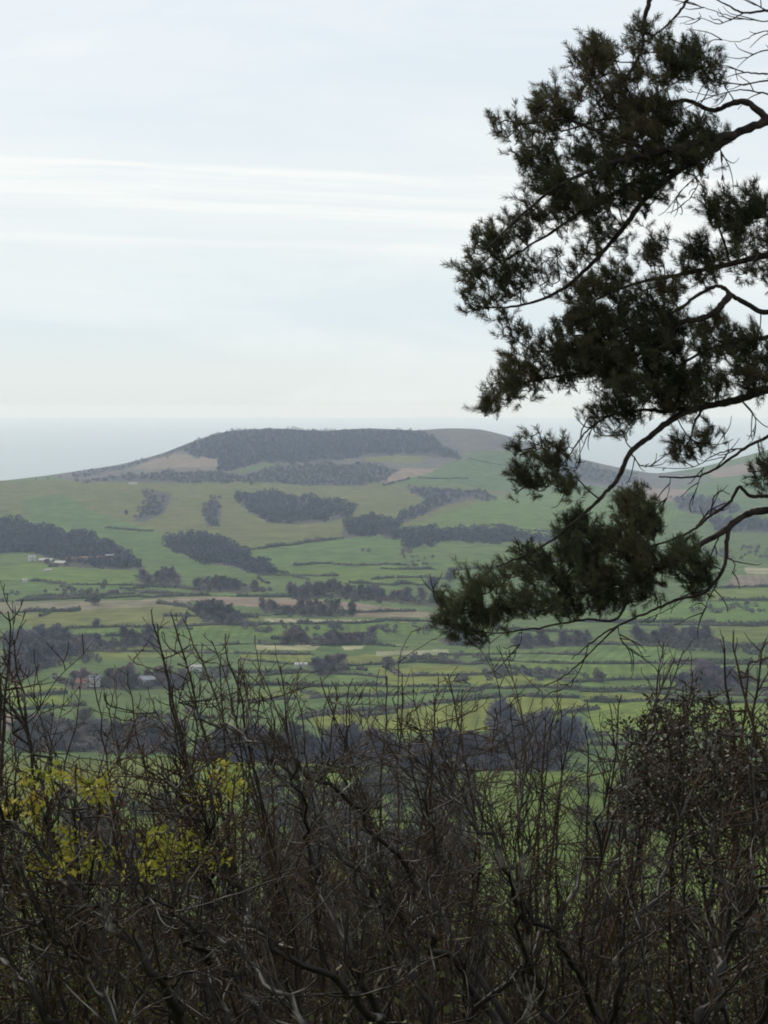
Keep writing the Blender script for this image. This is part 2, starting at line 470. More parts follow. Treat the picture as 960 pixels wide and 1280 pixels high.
WOOD_FLOORS = [
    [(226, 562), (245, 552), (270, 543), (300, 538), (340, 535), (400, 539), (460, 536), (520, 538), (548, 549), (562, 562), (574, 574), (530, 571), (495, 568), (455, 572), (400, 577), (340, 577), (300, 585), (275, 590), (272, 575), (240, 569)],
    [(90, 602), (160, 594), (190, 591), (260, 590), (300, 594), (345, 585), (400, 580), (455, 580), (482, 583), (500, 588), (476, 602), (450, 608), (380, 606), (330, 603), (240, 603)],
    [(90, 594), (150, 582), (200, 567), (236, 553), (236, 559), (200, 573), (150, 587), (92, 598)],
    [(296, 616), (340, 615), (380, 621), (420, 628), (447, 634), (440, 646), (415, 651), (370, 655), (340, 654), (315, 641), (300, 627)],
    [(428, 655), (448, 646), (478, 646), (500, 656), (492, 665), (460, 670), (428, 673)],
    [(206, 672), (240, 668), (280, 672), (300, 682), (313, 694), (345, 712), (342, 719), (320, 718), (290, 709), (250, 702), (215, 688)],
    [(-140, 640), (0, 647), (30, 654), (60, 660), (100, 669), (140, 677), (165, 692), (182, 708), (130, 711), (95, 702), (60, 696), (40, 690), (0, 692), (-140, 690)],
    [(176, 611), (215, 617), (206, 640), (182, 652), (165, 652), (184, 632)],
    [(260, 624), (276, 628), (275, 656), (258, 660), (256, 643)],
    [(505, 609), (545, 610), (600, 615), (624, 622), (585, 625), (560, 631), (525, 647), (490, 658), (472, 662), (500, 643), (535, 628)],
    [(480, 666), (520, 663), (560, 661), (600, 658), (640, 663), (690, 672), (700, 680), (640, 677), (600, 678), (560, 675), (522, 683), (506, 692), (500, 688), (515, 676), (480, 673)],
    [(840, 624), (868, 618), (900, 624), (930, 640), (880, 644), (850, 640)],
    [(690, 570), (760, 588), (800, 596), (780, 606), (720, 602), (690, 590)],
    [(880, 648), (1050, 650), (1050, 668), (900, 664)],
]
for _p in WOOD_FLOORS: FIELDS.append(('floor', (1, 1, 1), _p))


def build_ground():
    # one grid for the whole land, fine inside the view
    rows = [np.linspace(-90, 40, 40)[:-1], np.linspace(40, 420, 60)[:-1], np.linspace(420, 560, 24)[:-1]]
    ypx = np.linspace(1250, 742, 400)
    rows.append(EYE * F / (ypx - HOR))
    rows.append(np.linspace(1762, 3400, 330)[1:])
    rows.append(np.linspace(3400, 4900, 220)[1:])
    rows.append(np.linspace(4900, 8500, 50)[1:])
    Y = np.unique(np.concatenate(rows))
    t = np.concatenate([np.linspace(-.62, -.20, 60)[:-1], np.linspace(-.20, .20, 640)[:-1], np.linspace(.20, .62, 60)])
    W = np.maximum(Y, 0) + 60.0
    X = t[None, :] * W[:, None]
    YY = np.broadcast_to(Y[:, None], X.shape)
    Z = ground_z(X, YY)
    V = np.stack([X, YY, Z], -1).reshape(-1, 3)
    nr, nc = X.shape
    i = np.arange(nr - 1)[:, None] * nc + np.arange(nc - 1)[None, :]
    Q = np.stack([i, i + 1, i + nc + 1, i + nc], -1).reshape(-1, 4)
    cen = V[Q].mean(1)
    ok = cen[:, 1] > 380
    jit = 1.2
    px = np.full(len(Q), -9999.); py = np.full(len(Q), -9999.)
    px[ok], py[ok] = proj(cen[ok, 0], cen[ok, 1], cen[ok, 2])
    px = px + vnoise(cen[:, 0] / 25, cen[:, 1] / 25, 21) * 3 * jit
    py = py + vnoise(cen[:, 0] / 40, cen[:, 1] / 60, 22) * 1.6 * jit
    fid = np.full(len(Q), -1)
    fid[cen[:, 1] < 470] = -2
    for k, (mt, tint, poly) in enumerate(FIELDS):
        fid[ok & in_poly(px, py, poly) & (cen[:, 1] > 470)] = k

    def emit(name, sel, mat, tint):
        q = Q[sel]
        u, inv = np.unique(q, return_inverse=True)
        o = np_mesh(name, V[u], inv.reshape(-1, 4), mat, smooth=True)
        o.color = (*tint, 1)
        tag(o, kind='structure')
    emit('ground', fid == -1, M['pasture'], (.95, .95, .95))
    emit('hillside', fid == -2, M['slope'], (1, 1, 1))
    for k, (mt, tint, poly) in enumerate(FIELDS):
        sel = fid == k
        if sel.sum():
            emit('field', sel, M[mt], tint)


build_ground()

# ------------------------------------------------------------------ sea
m, nt, b = new_mat('sea_water')
b.inputs['Base Color'].default_value = (.20, .26, .275, 1)
b.inputs['Roughness'].default_value = .32
b.inputs['Specular IOR Level'].default_value = .5
nz = nt.nodes.new('ShaderNodeTexNoise'); nz.inputs['Scale'].default_value = .012; nz.inputs['Detail'].default_value = 6
gp = nt.nodes.new('ShaderNodeNewGeometry'); nt.links.new(gp.outputs['Position'], nz.inputs['Vector'])
bp = nt.nodes.new('ShaderNodeBump'); bp.inputs['Strength'].default_value = .35; bp.inputs['Distance'].default_value = 8
nt.links.new(nz.outputs['Fac'], bp.inputs['Height']); nt.links.new(bp.outputs['Normal'], b.inputs['Normal'])
M['sea'] = m
SEA = -45.0
tag(link_mesh('sea', [(-21000, 4600, SEA), (21000, 4600, SEA), (21000, 38000, SEA), (-21000, 38000, SEA)], [(0, 1, 2, 3)], M['sea']), kind='structure')

# ------------------------------------------------------------------ far woods (each reads as one mass)
rs = np.random.RandomState(7)


def crown_template(nf, seed, sx=.46, flat=.5):
    """small twig-clump faces spread through a unit-high crown"""
    r = np.random.RandomState(seed)
    d = r.normal(size=(nf, 3)); d /= np.linalg.norm(d, axis=1)[:, None]
    rad = .62 + .38 * r.rand(nf) ** .6
    lob = 1 + .22 * np.sin(d[:, 0] * 5 + seed) * np.cos(d[:, 1] * 4 + seed * 2)
    P = d * (rad * lob)[:, None] * np.array([sx, sx, .40]) + np.array([0, 0, .58])
    return P, d


def leaf_quads(P, D, size, r, aspect=1.0):
    n = len(P)
    a = r.normal(size=(n, 3)); a /= np.linalg.norm(a, axis=1)[:, None]
    a = a * .75 + D * .4
    a /= np.linalg.norm(a, axis=1)[:, None] + 1e-9
    bvec = np.cross(a, r.normal(size=(n, 3))); bvec /= np.linalg.norm(bvec, axis=1)[:, None] + 1e-9
    s = np.asarray(size).reshape(-1, 1) * (.6 + .8 * r.rand(n, 1))
    a = a * s * aspect; bvec = bvec * s
    V = np.stack([P - a - bvec * .5, P + a * .2 - bvec, P + a + bvec * .4, P - a * .3 + bvec], 1)
    return V.reshape(-1, 3), np.arange(4 * n).reshape(-1, 4)


def wood(poly, step, h, label, nf=80, name='woodland', keep=1.0, mat='wood', qs=.068):
    """a far-off wood: bare crowns on tapered boles, massed"""
    xs = [p[0] for p in poly]; ys = [p[1] for p in poly]
    gx, gy = np.meshgrid(np.arange(min(xs), max(xs), step), np.arange(min(ys), max(ys), step * .55))
    clump = vnoise(gx.ravel() / (step * 4), gy.ravel() / (step * 3), 77) * 1.3 if keep < 1 else 0
    gx = gx.ravel() + rs.uniform(-.5, .5, gx.size) * step
    gy = gy.ravel() + rs.uniform(-.5, .5, gy.size) * step * .55
    ja = step * .9
    okp = in_poly(gx + vnoise(gx / (step * 3), gy / (step * 2), 51) * ja * 4, gy + vnoise(gx / (step * 3), gy / (step * 2), 52) * ja * 2, poly) & (rs.rand(gx.size) + clump < keep)
    Vs, Qs, n = [], [], 0
    for x, y in zip(gx[okp], gy[okp]):
        if mat == 'brownwood' and any(a < x < b for a, b in ((600, 705), (860, 950), (250, 315), (0, 60))): continue
        p = hit(x, y)
        hh = h * rs.uniform(.7, 1.2)
        if p[1] > 5000: continue
        P, D = crown_template(nf, rs.randint(1000), sx=rs.uniform(.36, .5))
        P = P * hh + np.array([p[0], p[1], p[2] - .3 * hh])
        v, q = leaf_quads(P, D, hh * qs, rs)
        Vs.append(v); Qs.append(q + n); n += len(v)
        w = .02 * hh
        tv = np.array([[-w, 0, -.5], [w, 0, -.5], [w * .5, 0, hh * .5], [-w * .5, 0, hh * .5], [0, -w, -.5], [0, w, -.5], [0, w * .5, hh * .5], [0, -w * .5, hh * .5]]) + np.array(p)
        Vs.append(tv); Qs.append(np.array([[0, 1, 2, 3], [4, 5, 6, 7]]) + n); n += 8
    o = np_mesh(name, np.concatenate(Vs), np.concatenate(Qs), M[mat])
    tag(o, label, 'woodland', kind='stuff')
    return o


wood([(226, 562), (245, 552), (270, 543), (300, 538), (340, 535), (400, 539), (460, 536), (520, 538), (548, 549), (562, 562), (574, 574), (530, 571), (495, 568), (455, 572), (400, 577), (340, 577), (300, 585), (275, 590), (272, 575), (240, 569)],
     3.9, 9.5, 'broad dark wood capping the flat topped hill', nf=84, qs=.062)
wood([(90, 602), (160, 594), (190, 591), (260, 590), (300, 594), (345, 585), (400, 580), (455, 580), (482, 583), (500, 588), (476, 602), (450, 608), (380, 606), (330, 603), (240, 603)],
     4.4, 7, 'thinner grey scrub wood below the dark cap of the hill', nf=66, qs=.07)
wood([(90, 594), (150, 582), (200, 567), (236, 553), (236, 559), (200, 573), (150, 587), (92, 598)], 4.6, 5.5, 'thin line of wind bent trees down the left skyline of the hill', nf=66, qs=.07)
wood([(296, 616), (340, 615), (380, 621), (420, 628), (447, 634), (440, 646), (415, 651), (370, 655), (340, 654), (315, 641), (300, 627)], 5, 9, 'dark leaf shaped wood alone on the olive hillside')
wood([(428, 655), (448, 646), (478, 646), (500, 656), (492, 665), (460, 670), (428, 673)], 5, 9, 'rounded dark copse just right of the leaf shaped wood')
wood([(206, 672), (240, 668), (280, 672), (300, 682), (313, 694), (345, 712), (342, 719), (320, 718), (290, 709), (250, 702), (215, 688)], 5, 9, 'dark wood on the slope below the olive hillside')
wood([(-140, 640), (0, 647), (30, 654), (60, 660), (100, 669), (140, 677), (165, 692), (182, 708), (130, 711), (95, 702), (60, 696), (40, 690), (0, 692), (-140, 690)], 5.4, 10, 'long dark wood above the pale farm buildings')
wood([(176, 611), (215, 617), (206, 640), (182, 652), (165, 652), (184, 632)], 6, 6, 'thin scrub in a hollow of the olive hillside', keep=.95)
wood([(260, 624), (276, 628), (275, 656), (258, 660), (256, 643)], 5.5, 7, 'narrow upright strip of trees on the olive hillside')
wood([(505, 609), (545, 610), (600, 615), (624, 622), (585, 625), (560, 631), (525, 647), (490, 658), (472, 662), (500, 643), (535, 628)], 5, 8, 'dark tree belt bending round the top of the green field')
wood([(480, 666), (520, 663), (560, 661), (600, 658), (640, 663), (690, 672), (700, 680), (640, 677), (600, 678), (560, 675), (522, 683), (506, 692), (500, 688), (515, 676), (480, 673)], 5, 9, 'ragged tree belt under the large green field')
wood([(840, 624), (868, 618), (900, 624), (930, 640), (880, 644), (850, 640)], 5, 8, 'purple grey copse on the far slope near the pine bough')
wood([(690, 570), (760, 588), (800, 596), (780, 606), (720, 602), (690, 590)], 5, 8, 'grey wood on the saddle right of the big hill', keep=.7)
wood([(880, 648), (1050, 650), (1050, 668), (900, 664)], 5, 8, 'grey tree belt behind the thick lower pine limb', keep=.8)

wood([(-120, 1010), (60, 1005), (250, 1000), (450, 985), (600, 1000), (590, 1120), (500, 1180), (360, 1160), (330, 1085), (260, 1075), (240, 1130), (100, 1110), (-120, 1130)], 15, 8, 'brown leafless wood on the valley floor seen through the shrubs', nf=170, mat='brownwood', keep=.46)
wood([(-120, 1150), (150, 1140), (340, 1170), (520, 1190), (700, 1140), (860, 1120), (910, 1160), (930, 1240), (1100, 1250), (1100, 1330), (-120, 1330)], 20, 8, 'brown leafless wood at the foot of the slope', nf=170, mat='brownwood', keep=.46)
wood([(700, 985), (860, 1000), (1060, 990), (1060, 1050), (930, 1050), (850, 1030), (740, 1060), (690, 1040)], 15, 8, 'brown leafless wood below the dense dark bush', nf=170, mat='brownwood', keep=.46)

wood([(215, 955), (500, 950), (720, 958), (1060, 955), (1060, 1000), (600, 1010), (240, 1000)], 13, 6, 'loose brown scrub along the near edge of the valley meadow', nf=130, mat='brownwood', keep=.58)

# ------------------------------------------------------------------ vale trees, single
def unit(v):
    l = math.sqrt(v[0] ** 2 + v[1] ** 2 + v[2] ** 2) + 1e-12
    return (v[0] / l, v[1] / l, v[2] / l)


def grow(rng, p, d, length, rad, level, P, out, maxlev):
    """one branch and, along it, its side branches; out[level] collects (points, radii)"""
    L = P[min(level, len(P) - 1)]
    n = max(3, int(length / L['seg']))
    sl = length / n
    pts = [p]; rads = [rad]
    endr = rad * L['taper']
    kids = []
    for i in range(n):
        w = L['wob']
        d = unit((d[0] + rng.gauss(0, w), d[1] + rng.gauss(0, w), d[2] + rng.gauss(0, w) + L['up']))
        p = (p[0] + d[0] * sl, p[1] + d[1] * sl, p[2] + d[2] * sl)
        pts.append(p)
        f = (i + 1) / n
        r = rad + (endr - rad) * f
        rads.append(r)
        if level < maxlev and f >= L['start']:
            c = L['kids'] * sl
            k = int(c) + (1 if rng.random() < c - int(c) else 0)
            for _ in range(k):
                kids.append((p, d, r, f))
    out[level].append((pts, rads))
    for (q, dd, r, f) in kids:
        a = rng.uniform(*L['ang'])
        v = unit((rng.gauss(0, 1), rng.gauss(0, 1), rng.gauss(0, 1)))
        c = (dd[1] * v[2] - dd[2] * v[1], dd[2] * v[0] - dd[0] * v[2], dd[0] * v[1] - dd[1] * v[0])
        c = unit(c)
        nd = (dd[0] * math.cos(a) + c[0] * math.sin(a), dd[1] * math.cos(a) + c[1] * math.sin(a), dd[2] * math.cos(a) + c[2] * math.sin(a))
        ll = length * L['ratio'] * rng.uniform(.55, 1.15) * (1 - .45 * f)
        grow(rng, q, nd, ll, max(r * L['rr'], P[-1]['minr']), level + 1, P, out, maxlev)


def vale_tree_proto(k, name):
    rng = random.Random(100 + k)
    r = np.random.RandomState(300 + k)
    root = empty(name, (0, 0, 0), 'x', 'tree')
    P = [dict(seg=.9, wob=.05, up=.02, taper=.35, start=.28, kids=1.1, ang=(.5, 1.0), ratio=.55, rr=.5),
         dict(seg=.7, wob=.12, up=.05, taper=.3, start=.25, kids=.9, ang=(.4, .9), ratio=.5, rr=.55),
         dict(seg=.6, wob=.15, up=.05, taper=.4, start=2, kids=0, ang=(.4, .9), ratio=.5, rr=.5, minr=.035)]
    out = [[], [], []]
    grow(rng, (0, 0, -.3), (0, 0, 1), 8.6, .34, 0, P, out, 2)
    tb = Tubes()
    for lv in (0, 1):
        for pts, rd in out[lv]: tb.add(pts, rd, 5 if lv == 0 else 4)
    tb.build('trunk', M['treebark'], root)
    # crown: slivers of twig along and beyond the branches, an uneven outline with gaps
    base = []
    for lv in (1, 2):
        for pts, rd in out[lv]:
            for p in pts[1:]: base.append(p)
    base = np.array(base)
    n1_, n2_ = 1300, 1300
    nt_ = n1_ + n2_
    B1 = base[r.randint(len(base), size=n1_)] + r.normal(size=(n1_, 3)) * .4
    dd = r.normal(size=(n2_, 3)); dd /= np.linalg.norm(dd, axis=1)[:, None]
    lob = 1 + .25 * np.sin(dd[:, 0] * 4.3 + k) * np.cos(dd[:, 2] * 4 + k * 2) + .15 * np.sin(dd[:, 1] * 7 + k)
    B2 = dd * (r.rand(n2_, 1) ** .45) * lob[:, None] * np.array([3.4, 3.4, 4.3]) + np.array([0, 0, 4.7])
    B = np.concatenate([B1, B2])
    B[:, 2] = np.maximum(B[:, 2], .5)
    cen = np.array([0, 0, 4.5])
    D = B - cen; D /= np.linalg.norm(D, axis=1)[:, None]
    D = D + r.normal(size=D.shape) * .5 + np.array([0, 0, .35]); D /= np.linalg.norm(D, axis=1)[:, None]
    Ln = r.uniform(.45, 1.25, (nt_, 1))
    S = np.cross(D, r.normal(size=D.shape)); S /= np.linalg.norm(S, axis=1)[:, None]
    w = r.uniform(.05, .13, (nt_, 1))
    V = np.stack([B - S * w, B + S * w, B + D * Ln + S * w * .4, B + D * Ln - S * w * .4], 1).reshape(-1, 3)
    np_mesh('crown', V, np.arange(4 * nt_).reshape(-1, 4), M['treetwig'], root)
    return root


PROTO = [vale_tree_proto(k, 'bare_tree') for k in range(6)]
PROTO_USED = [False] * 6
tr = random.Random(11)


def put_tree(x, y, h, label, group, tint=(1, 1, 1)):
    k = tr.randrange(6)
    src = PROTO[k]
    if PROTO_USED[k]:
        o = copy_tree(src)
    else:
        o = src; PROTO_USED[k] = True
    o.location = hit(x, y)
    s = h / 10.5
    wd = tr.uniform(1.05, 1.75)
    o.scale = (s * wd, s * wd, s)
    o.rotation_euler = (0, 0, tr.uniform(0, 6.28))
    tag(o, label, 'tree', group)
    v_ = tr.uniform(.8, 1.3); c_ = tr.uniform(-.1, .1)
    for ch in o.children: ch.color = (tint[0] * v_ * (1 + c_), tint[1] * v_, tint[2] * v_ * (1 - c_), 1)
    return o


def tree_patch(poly, n, h, label, group, tint=(1, 1, 1)):
    xs = [p[0] for p in poly]; ys = [p[1] for p in poly]
    got = []; tries = 0
    while len(got) < n and tries < 6000:
        tries += 1
        x, y = tr.uniform(min(xs), max(xs)), tr.uniform(min(ys), max(ys))
        if not in_poly(np.array([x]), np.array([y]), poly)[0]: continue
        md = 3.0 + (y - 640) * .03
        if tries < 4000 and any(abs(x - a) < md and abs(y - b_) < md * .4 for a, b_ in got): continue
        got.append((x, y))
    for x, y in got:
        put_tree(x, y, h * tr.uniform(.7, 1.2), label, group, tint)


wood([(360, 738), (400, 734), (450, 738), (500, 746), (560, 752), (545, 758), (480, 752), (420, 748), (365, 748)], 5.5, 4.6, 'bare scrub growing between the trees above the brown strip field', nf=60, name='scrub', keep=.7, qs=.10, mat='scrubtwig')
wood([(325, 758), (380, 757), (450, 764), (440, 772), (390, 771), (330, 767)], 5.5, 4.6, 'bare scrub growing between the trees along the brown strip field', nf=60, name='scrub', keep=.7, qs=.10, mat='scrubtwig')
wood([(238, 762), (290, 760), (312, 774), (296, 782), (255, 778)], 5.5, 4.6, 'bare scrub growing between the trees beside the tan field', nf=60, name='scrub', keep=.7, qs=.10, mat='scrubtwig')
wood([(10, 800), (40, 795), (75, 800), (190, 800), (200, 808), (120, 812), (70, 828), (40, 845), (8, 850)], 5.5, 4.6, 'bare scrub growing between the trees of the wood under the tan field', nf=60, name='scrub', keep=.7, qs=.10, mat='scrubtwig')
wood([(348, 798), (400, 796), (475, 800), (470, 806), (410, 807), (350, 806)], 5.5, 4.6, 'bare scrub growing between the trees behind the pale strip field', nf=60, name='scrub', keep=.7, qs=.10, mat='scrubtwig')
wood([(168, 724), (225, 716), (228, 734), (182, 734)], 5.5, 4.6, 'bare scrub growing between the trees of the clump below the farm', nf=60, name='scrub', keep=.7, qs=.10, mat='scrubtwig')
wood([(50, 706), (140, 712), (180, 712), (180, 706), (100, 700)], 5.5, 4.6, 'bare scrub growing between the trees around the farm', nf=60, name='scrub', keep=.7, qs=.10, mat='scrubtwig')
wood([(242, 726), (290, 728), (345, 738), (300, 742), (242, 740)], 5.5, 4.6, 'bare scrub growing between the trees on the slope above the brown strip', nf=60, name='scrub', keep=.7, qs=.10, mat='scrubtwig')
wood([(394, 836), (424, 832), (422, 842), (400, 844)], 5.5, 4.6, 'bare scrub growing between the plum coloured trees between the light fields', nf=60, name='scrub', keep=.7, qs=.10, mat='scrubtwig')
wood([(70, 850), (230, 846), (230, 862), (90, 862)], 5.5, 4.6, 'bare scrub growing between the trees around the white cottage', nf=60, name='scrub', keep=.7, qs=.10, mat='scrubtwig')
wood([(20, 912), (130, 905), (230, 905), (225, 942), (120, 940), (20, 938)], 5.5, 4.6, 'bare scrub growing between the trees massed at the left of the valley floor', nf=60, name='scrub', keep=.7, qs=.10, mat='scrubtwig')
wood([(245, 935), (400, 928), (490, 930), (490, 955), (380, 955), (250, 952)], 5.5, 4.6, 'bare scrub growing between the trees in the belt before the near meadow', nf=60, name='scrub', keep=.7, qs=.10, mat='wood')
wood([(490, 935), (600, 935), (700, 940), (700, 965), (500, 962)], 5.5, 4.6, 'bare scrub growing between the trees in the belt around the pale cottage', nf=60, name='scrub', keep=.7, qs=.10, mat='wood')
wood([(610, 905), (640, 895), (700, 915), (735, 935), (690, 940), (620, 935)], 5.5, 4.6, 'bare scrub growing between the tall blue grey trees beyond the belt', nf=60, name='scrub', keep=.7, qs=.10, mat='scrubtwig')
wood([(848, 848), (930, 845), (935, 862), (850, 865)], 5.5, 4.6, 'bare scrub growing between the purple grey trees behind the dense bush', nf=60, name='scrub', keep=.7, qs=.10, mat='scrubtwig')
wood([(790, 797), (850, 795), (900, 800), (890, 806), (800, 805)], 5.5, 4.6, 'bare scrub growing between the trees in the copse under the pine bough', nf=60, name='scrub', keep=.7, qs=.10, mat='scrubtwig')
wood([(640, 805), (740, 798), (735, 808), (650, 812)], 5.5, 4.6, 'bare scrub growing between the trees in the row behind the bough tips', nf=60, name='scrub', keep=.7, qs=.10, mat='scrubtwig')
wood([(545, 800), (600, 795), (615, 806), (560, 808)], 5.5, 4.6, 'bare scrub growing between the trees left of the hanging bough tips', nf=60, name='scrub', keep=.7, qs=.10, mat='scrubtwig')
wood([(470, 785), (560, 782), (640, 788), (560, 793), (480, 792)], 5.5, 4.5, 'low grey tree belt left of the bough tips', nf=60, name='scrub', keep=.62, qs=.10, mat='scrubtwig')
wood([(300, 787), (350, 784), (440, 786), (430, 790), (310, 792)], 5.5, 4.5, 'low grey tree belt under the tan field', nf=60, name='scrub', keep=.62, qs=.10, mat='scrubtwig')
wood([(840, 812), (960, 808), (1010, 812), (960, 818), (850, 818)], 5.5, 4.5, 'low grey tree belt above the bush at the right', nf=60, name='scrub', keep=.62, qs=.10, mat='scrubtwig')
wood([(560, 848), (650, 838), (730, 846), (740, 852), (650, 848), (570, 855)], 5.5, 4.5, 'grey scrubby belt crossing the yellow green fields', nf=60, name='scrub', keep=.62, qs=.10, mat='scrubtwig')
wood([(470, 822), (560, 818), (640, 822), (560, 828), (480, 828)], 5.5, 4.5, 'grey scrubby belt behind the light fields', nf=60, name='scrub', keep=.62, qs=.10, mat='scrubtwig')
wood([(0, 738), (60, 734), (150, 742), (60, 746), (0, 746)], 5.5, 4.5, 'low scrubby belt below the farm at the left edge', nf=60, name='scrub', keep=.62, qs=.10, mat='scrubtwig')
wood([(440, 688), (520, 694), (560, 704), (520, 708), (470, 698)], 5.5, 4.5, 'sparse scrub trailing down the green slope', nf=60, name='scrub', keep=.62, qs=.10, mat='scrubtwig')
wood([(860, 690), (960, 684), (1010, 688), (960, 700), (870, 700)], 5.5, 4.5, 'grey scrubby belt behind the lowest pine limb', nf=60, name='scrub', keep=.62, qs=.10, mat='scrubtwig')
wood([(620, 762), (720, 756), (800, 764), (700, 770), (630, 770)], 5.5, 4.5, 'grey scrubby belt half hidden by the low bough', nf=60, name='scrub', keep=.62, qs=.10, mat='scrubtwig')
wood([(860, 760), (960, 756), (1010, 760), (960, 768), (870, 768)], 5.5, 4.5, 'grey scrubby belt right of the low bough', nf=60, name='scrub', keep=.62, qs=.10, mat='scrubtwig')
wood([(240, 840), (290, 836), (300, 848), (260, 852)], 5.5, 4.5, 'small scrub clump beside the bright white barn', nf=60, name='scrub', keep=.62, qs=.10, mat='scrubtwig')
wood([(30, 822), (110, 818), (130, 828), (50, 836)], 5.5, 4.5, 'scrub clump left of the white cottage', nf=60, name='scrub', keep=.62, qs=.10, mat='scrubtwig')
tree_patch([(360, 738), (400, 734), (450, 738), (500, 746), (560, 752), (545, 758), (480, 752), (420, 748), (365, 748)], 24, 9, 'bare tree in the copse above the pinkish brown strip field', 'trees above the brown strip field', (1, .95, 1.05))
tree_patch([(325, 758), (380, 757), (450, 764), (440, 772), (390, 771), (330, 767)], 16, 8, 'brownish bare tree in the row along the pinkish brown strip field', 'trees along the brown strip field', (1.15, 1, .9))
tree_patch([(238, 762), (290, 760), (312, 774), (296, 782), (255, 778)], 13, 8.5, 'bare tree in the clump right of the tan field', 'trees beside the tan field')
tree_patch([(10, 800), (40, 795), (75, 800), (190, 800), (200, 808), (120, 812), (70, 828), (40, 845), (8, 850)], 34, 9.5, 'blue grey bare tree in the wood under the tan field', 'trees of the wood under the tan field', (.95, .95, 1.1))
tree_patch([(348, 798), (400, 796), (475, 800), (470, 806), (410, 807), (350, 806)], 14, 8, 'bare tree in the row behind the pale strip field', 'trees behind the pale strip field', (1.05, .95, 1))
tree_patch([(168, 724), (225, 716), (228, 734), (182, 734)], 10, 9, 'bare tree in the round clump below the farm', 'trees of the clump below the farm')
tree_patch([(50, 706), (140, 712), (180, 712), (180, 706), (100, 700)], 7, 7, 'low tree standing among the pale farm buildings', 'trees around the farm')
tree_patch([(242, 726), (290, 728), (345, 738), (300, 742), (242, 740)], 11, 8.5, 'bare tree on the slope above the grey brown strip', 'trees on the slope above the brown strip', (1.05, 1, .95))
tree_patch([(394, 836), (424, 832), (422, 842), (400, 844)], 5, 8.5, 'plum coloured bare tree in the small clump between the light fields', 'plum coloured trees between the light fields', (1.05, .85, 1.05))
tree_patch([(70, 850), (230, 846), (230, 862), (90, 862)], 16, 8, 'bare tree around the white cottage', 'trees around the white cottage', (1.1, .95, .95))
tree_patch([(20, 912), (130, 905), (230, 905), (225, 942), (120, 940), (20, 938)], 24, 8.5, 'grey bare tree massed at the left of the valley floor', 'trees massed at the left of the valley floor', (1, 1, 1))
tree_patch([(245, 935), (400, 928), (490, 930), (490, 955), (380, 955), (250, 952)], 32, 9.5, 'dark bare tree in the belt before the near meadow', 'trees in the belt before the near meadow', (.66, .60, .72))
tree_patch([(490, 935), (600, 935), (700, 940), (700, 965), (500, 962)], 20, 10, 'dark plum bare tree in the belt around the pale cottage', 'trees in the belt around the pale cottage', (.68, .60, .68))
tree_patch([(610, 905), (640, 895), (700, 915), (735, 935), (690, 940), (620, 935)], 10, 12, 'tall blue grey bare tree beyond the belt', 'tall blue grey trees beyond the belt', (.85, .9, 1.1))
tree_patch([(848, 848), (930, 845), (935, 862), (850, 865)], 10, 10, 'purple grey bare tree behind the dense dark bush', 'purple grey trees behind the dense bush', (1, .88, 1.08))
tree_patch([(790, 797), (850, 795), (900, 800), (890, 806), (800, 805)], 11, 9, 'bare tree in the copse under the low pine bough', 'trees in the copse under the pine bough', (.95, .9, 1.08))
tree_patch([(640, 805), (740, 798), (735, 808), (650, 812)], 10, 8, 'bare tree in the row behind the bough tips', 'trees in the row behind the bough tips')
tree_patch([(545, 800), (600, 795), (615, 806), (560, 808)], 6, 8, 'bare tree left of the hanging bough tips', 'trees left of the hanging bough tips')
for nm, x, y, h, lb in (
        ('bare_tree', 178, 570, 8, 'tallest lone tree on the skyline left of the wooded hill'),
        ('bare_tree', 168, 575, 5, 'small tree beside the tallest skyline tree'),
        ('bare_tree', 118, 756, 8, 'lone round tree in the hedge above the tan field'),
        ('bare_tree', 120, 784, 6, 'small thin tree on the lower edge of the tan field'),
        ('bare_tree', 540, 738, 11, 'big pale bare tree at the tip of the low bough'),
        ('bare_tree', 562, 728, 11, 'wide pale bare tree half behind the low bough tip'),
        ('bare_tree', 750, 853, 6, 'lone dark tree in the hedge of the bright field'),
        ('bare_tree', 158, 643, 6, 'lone dot of a tree on the left green hillside'),
        ('bare_tree', 785, 922, 5, 'small dark tree in the hedge under the bright green field'),
        ('bare_tree', 487, 836, 7, 'lone pale tree in the middle of the light fields')):
    put_tree(x, y, h, lb, None)
for x, y in ((45, 598), (60, 597), (75, 595), (92, 592), (110, 588), (128, 586), (142, 584), (153, 582)):
    put_tree(x, y + 2, tr.uniform(3, 5), 'low wind clipped tree in the row on the left skyline', 'low trees on the left skyline')

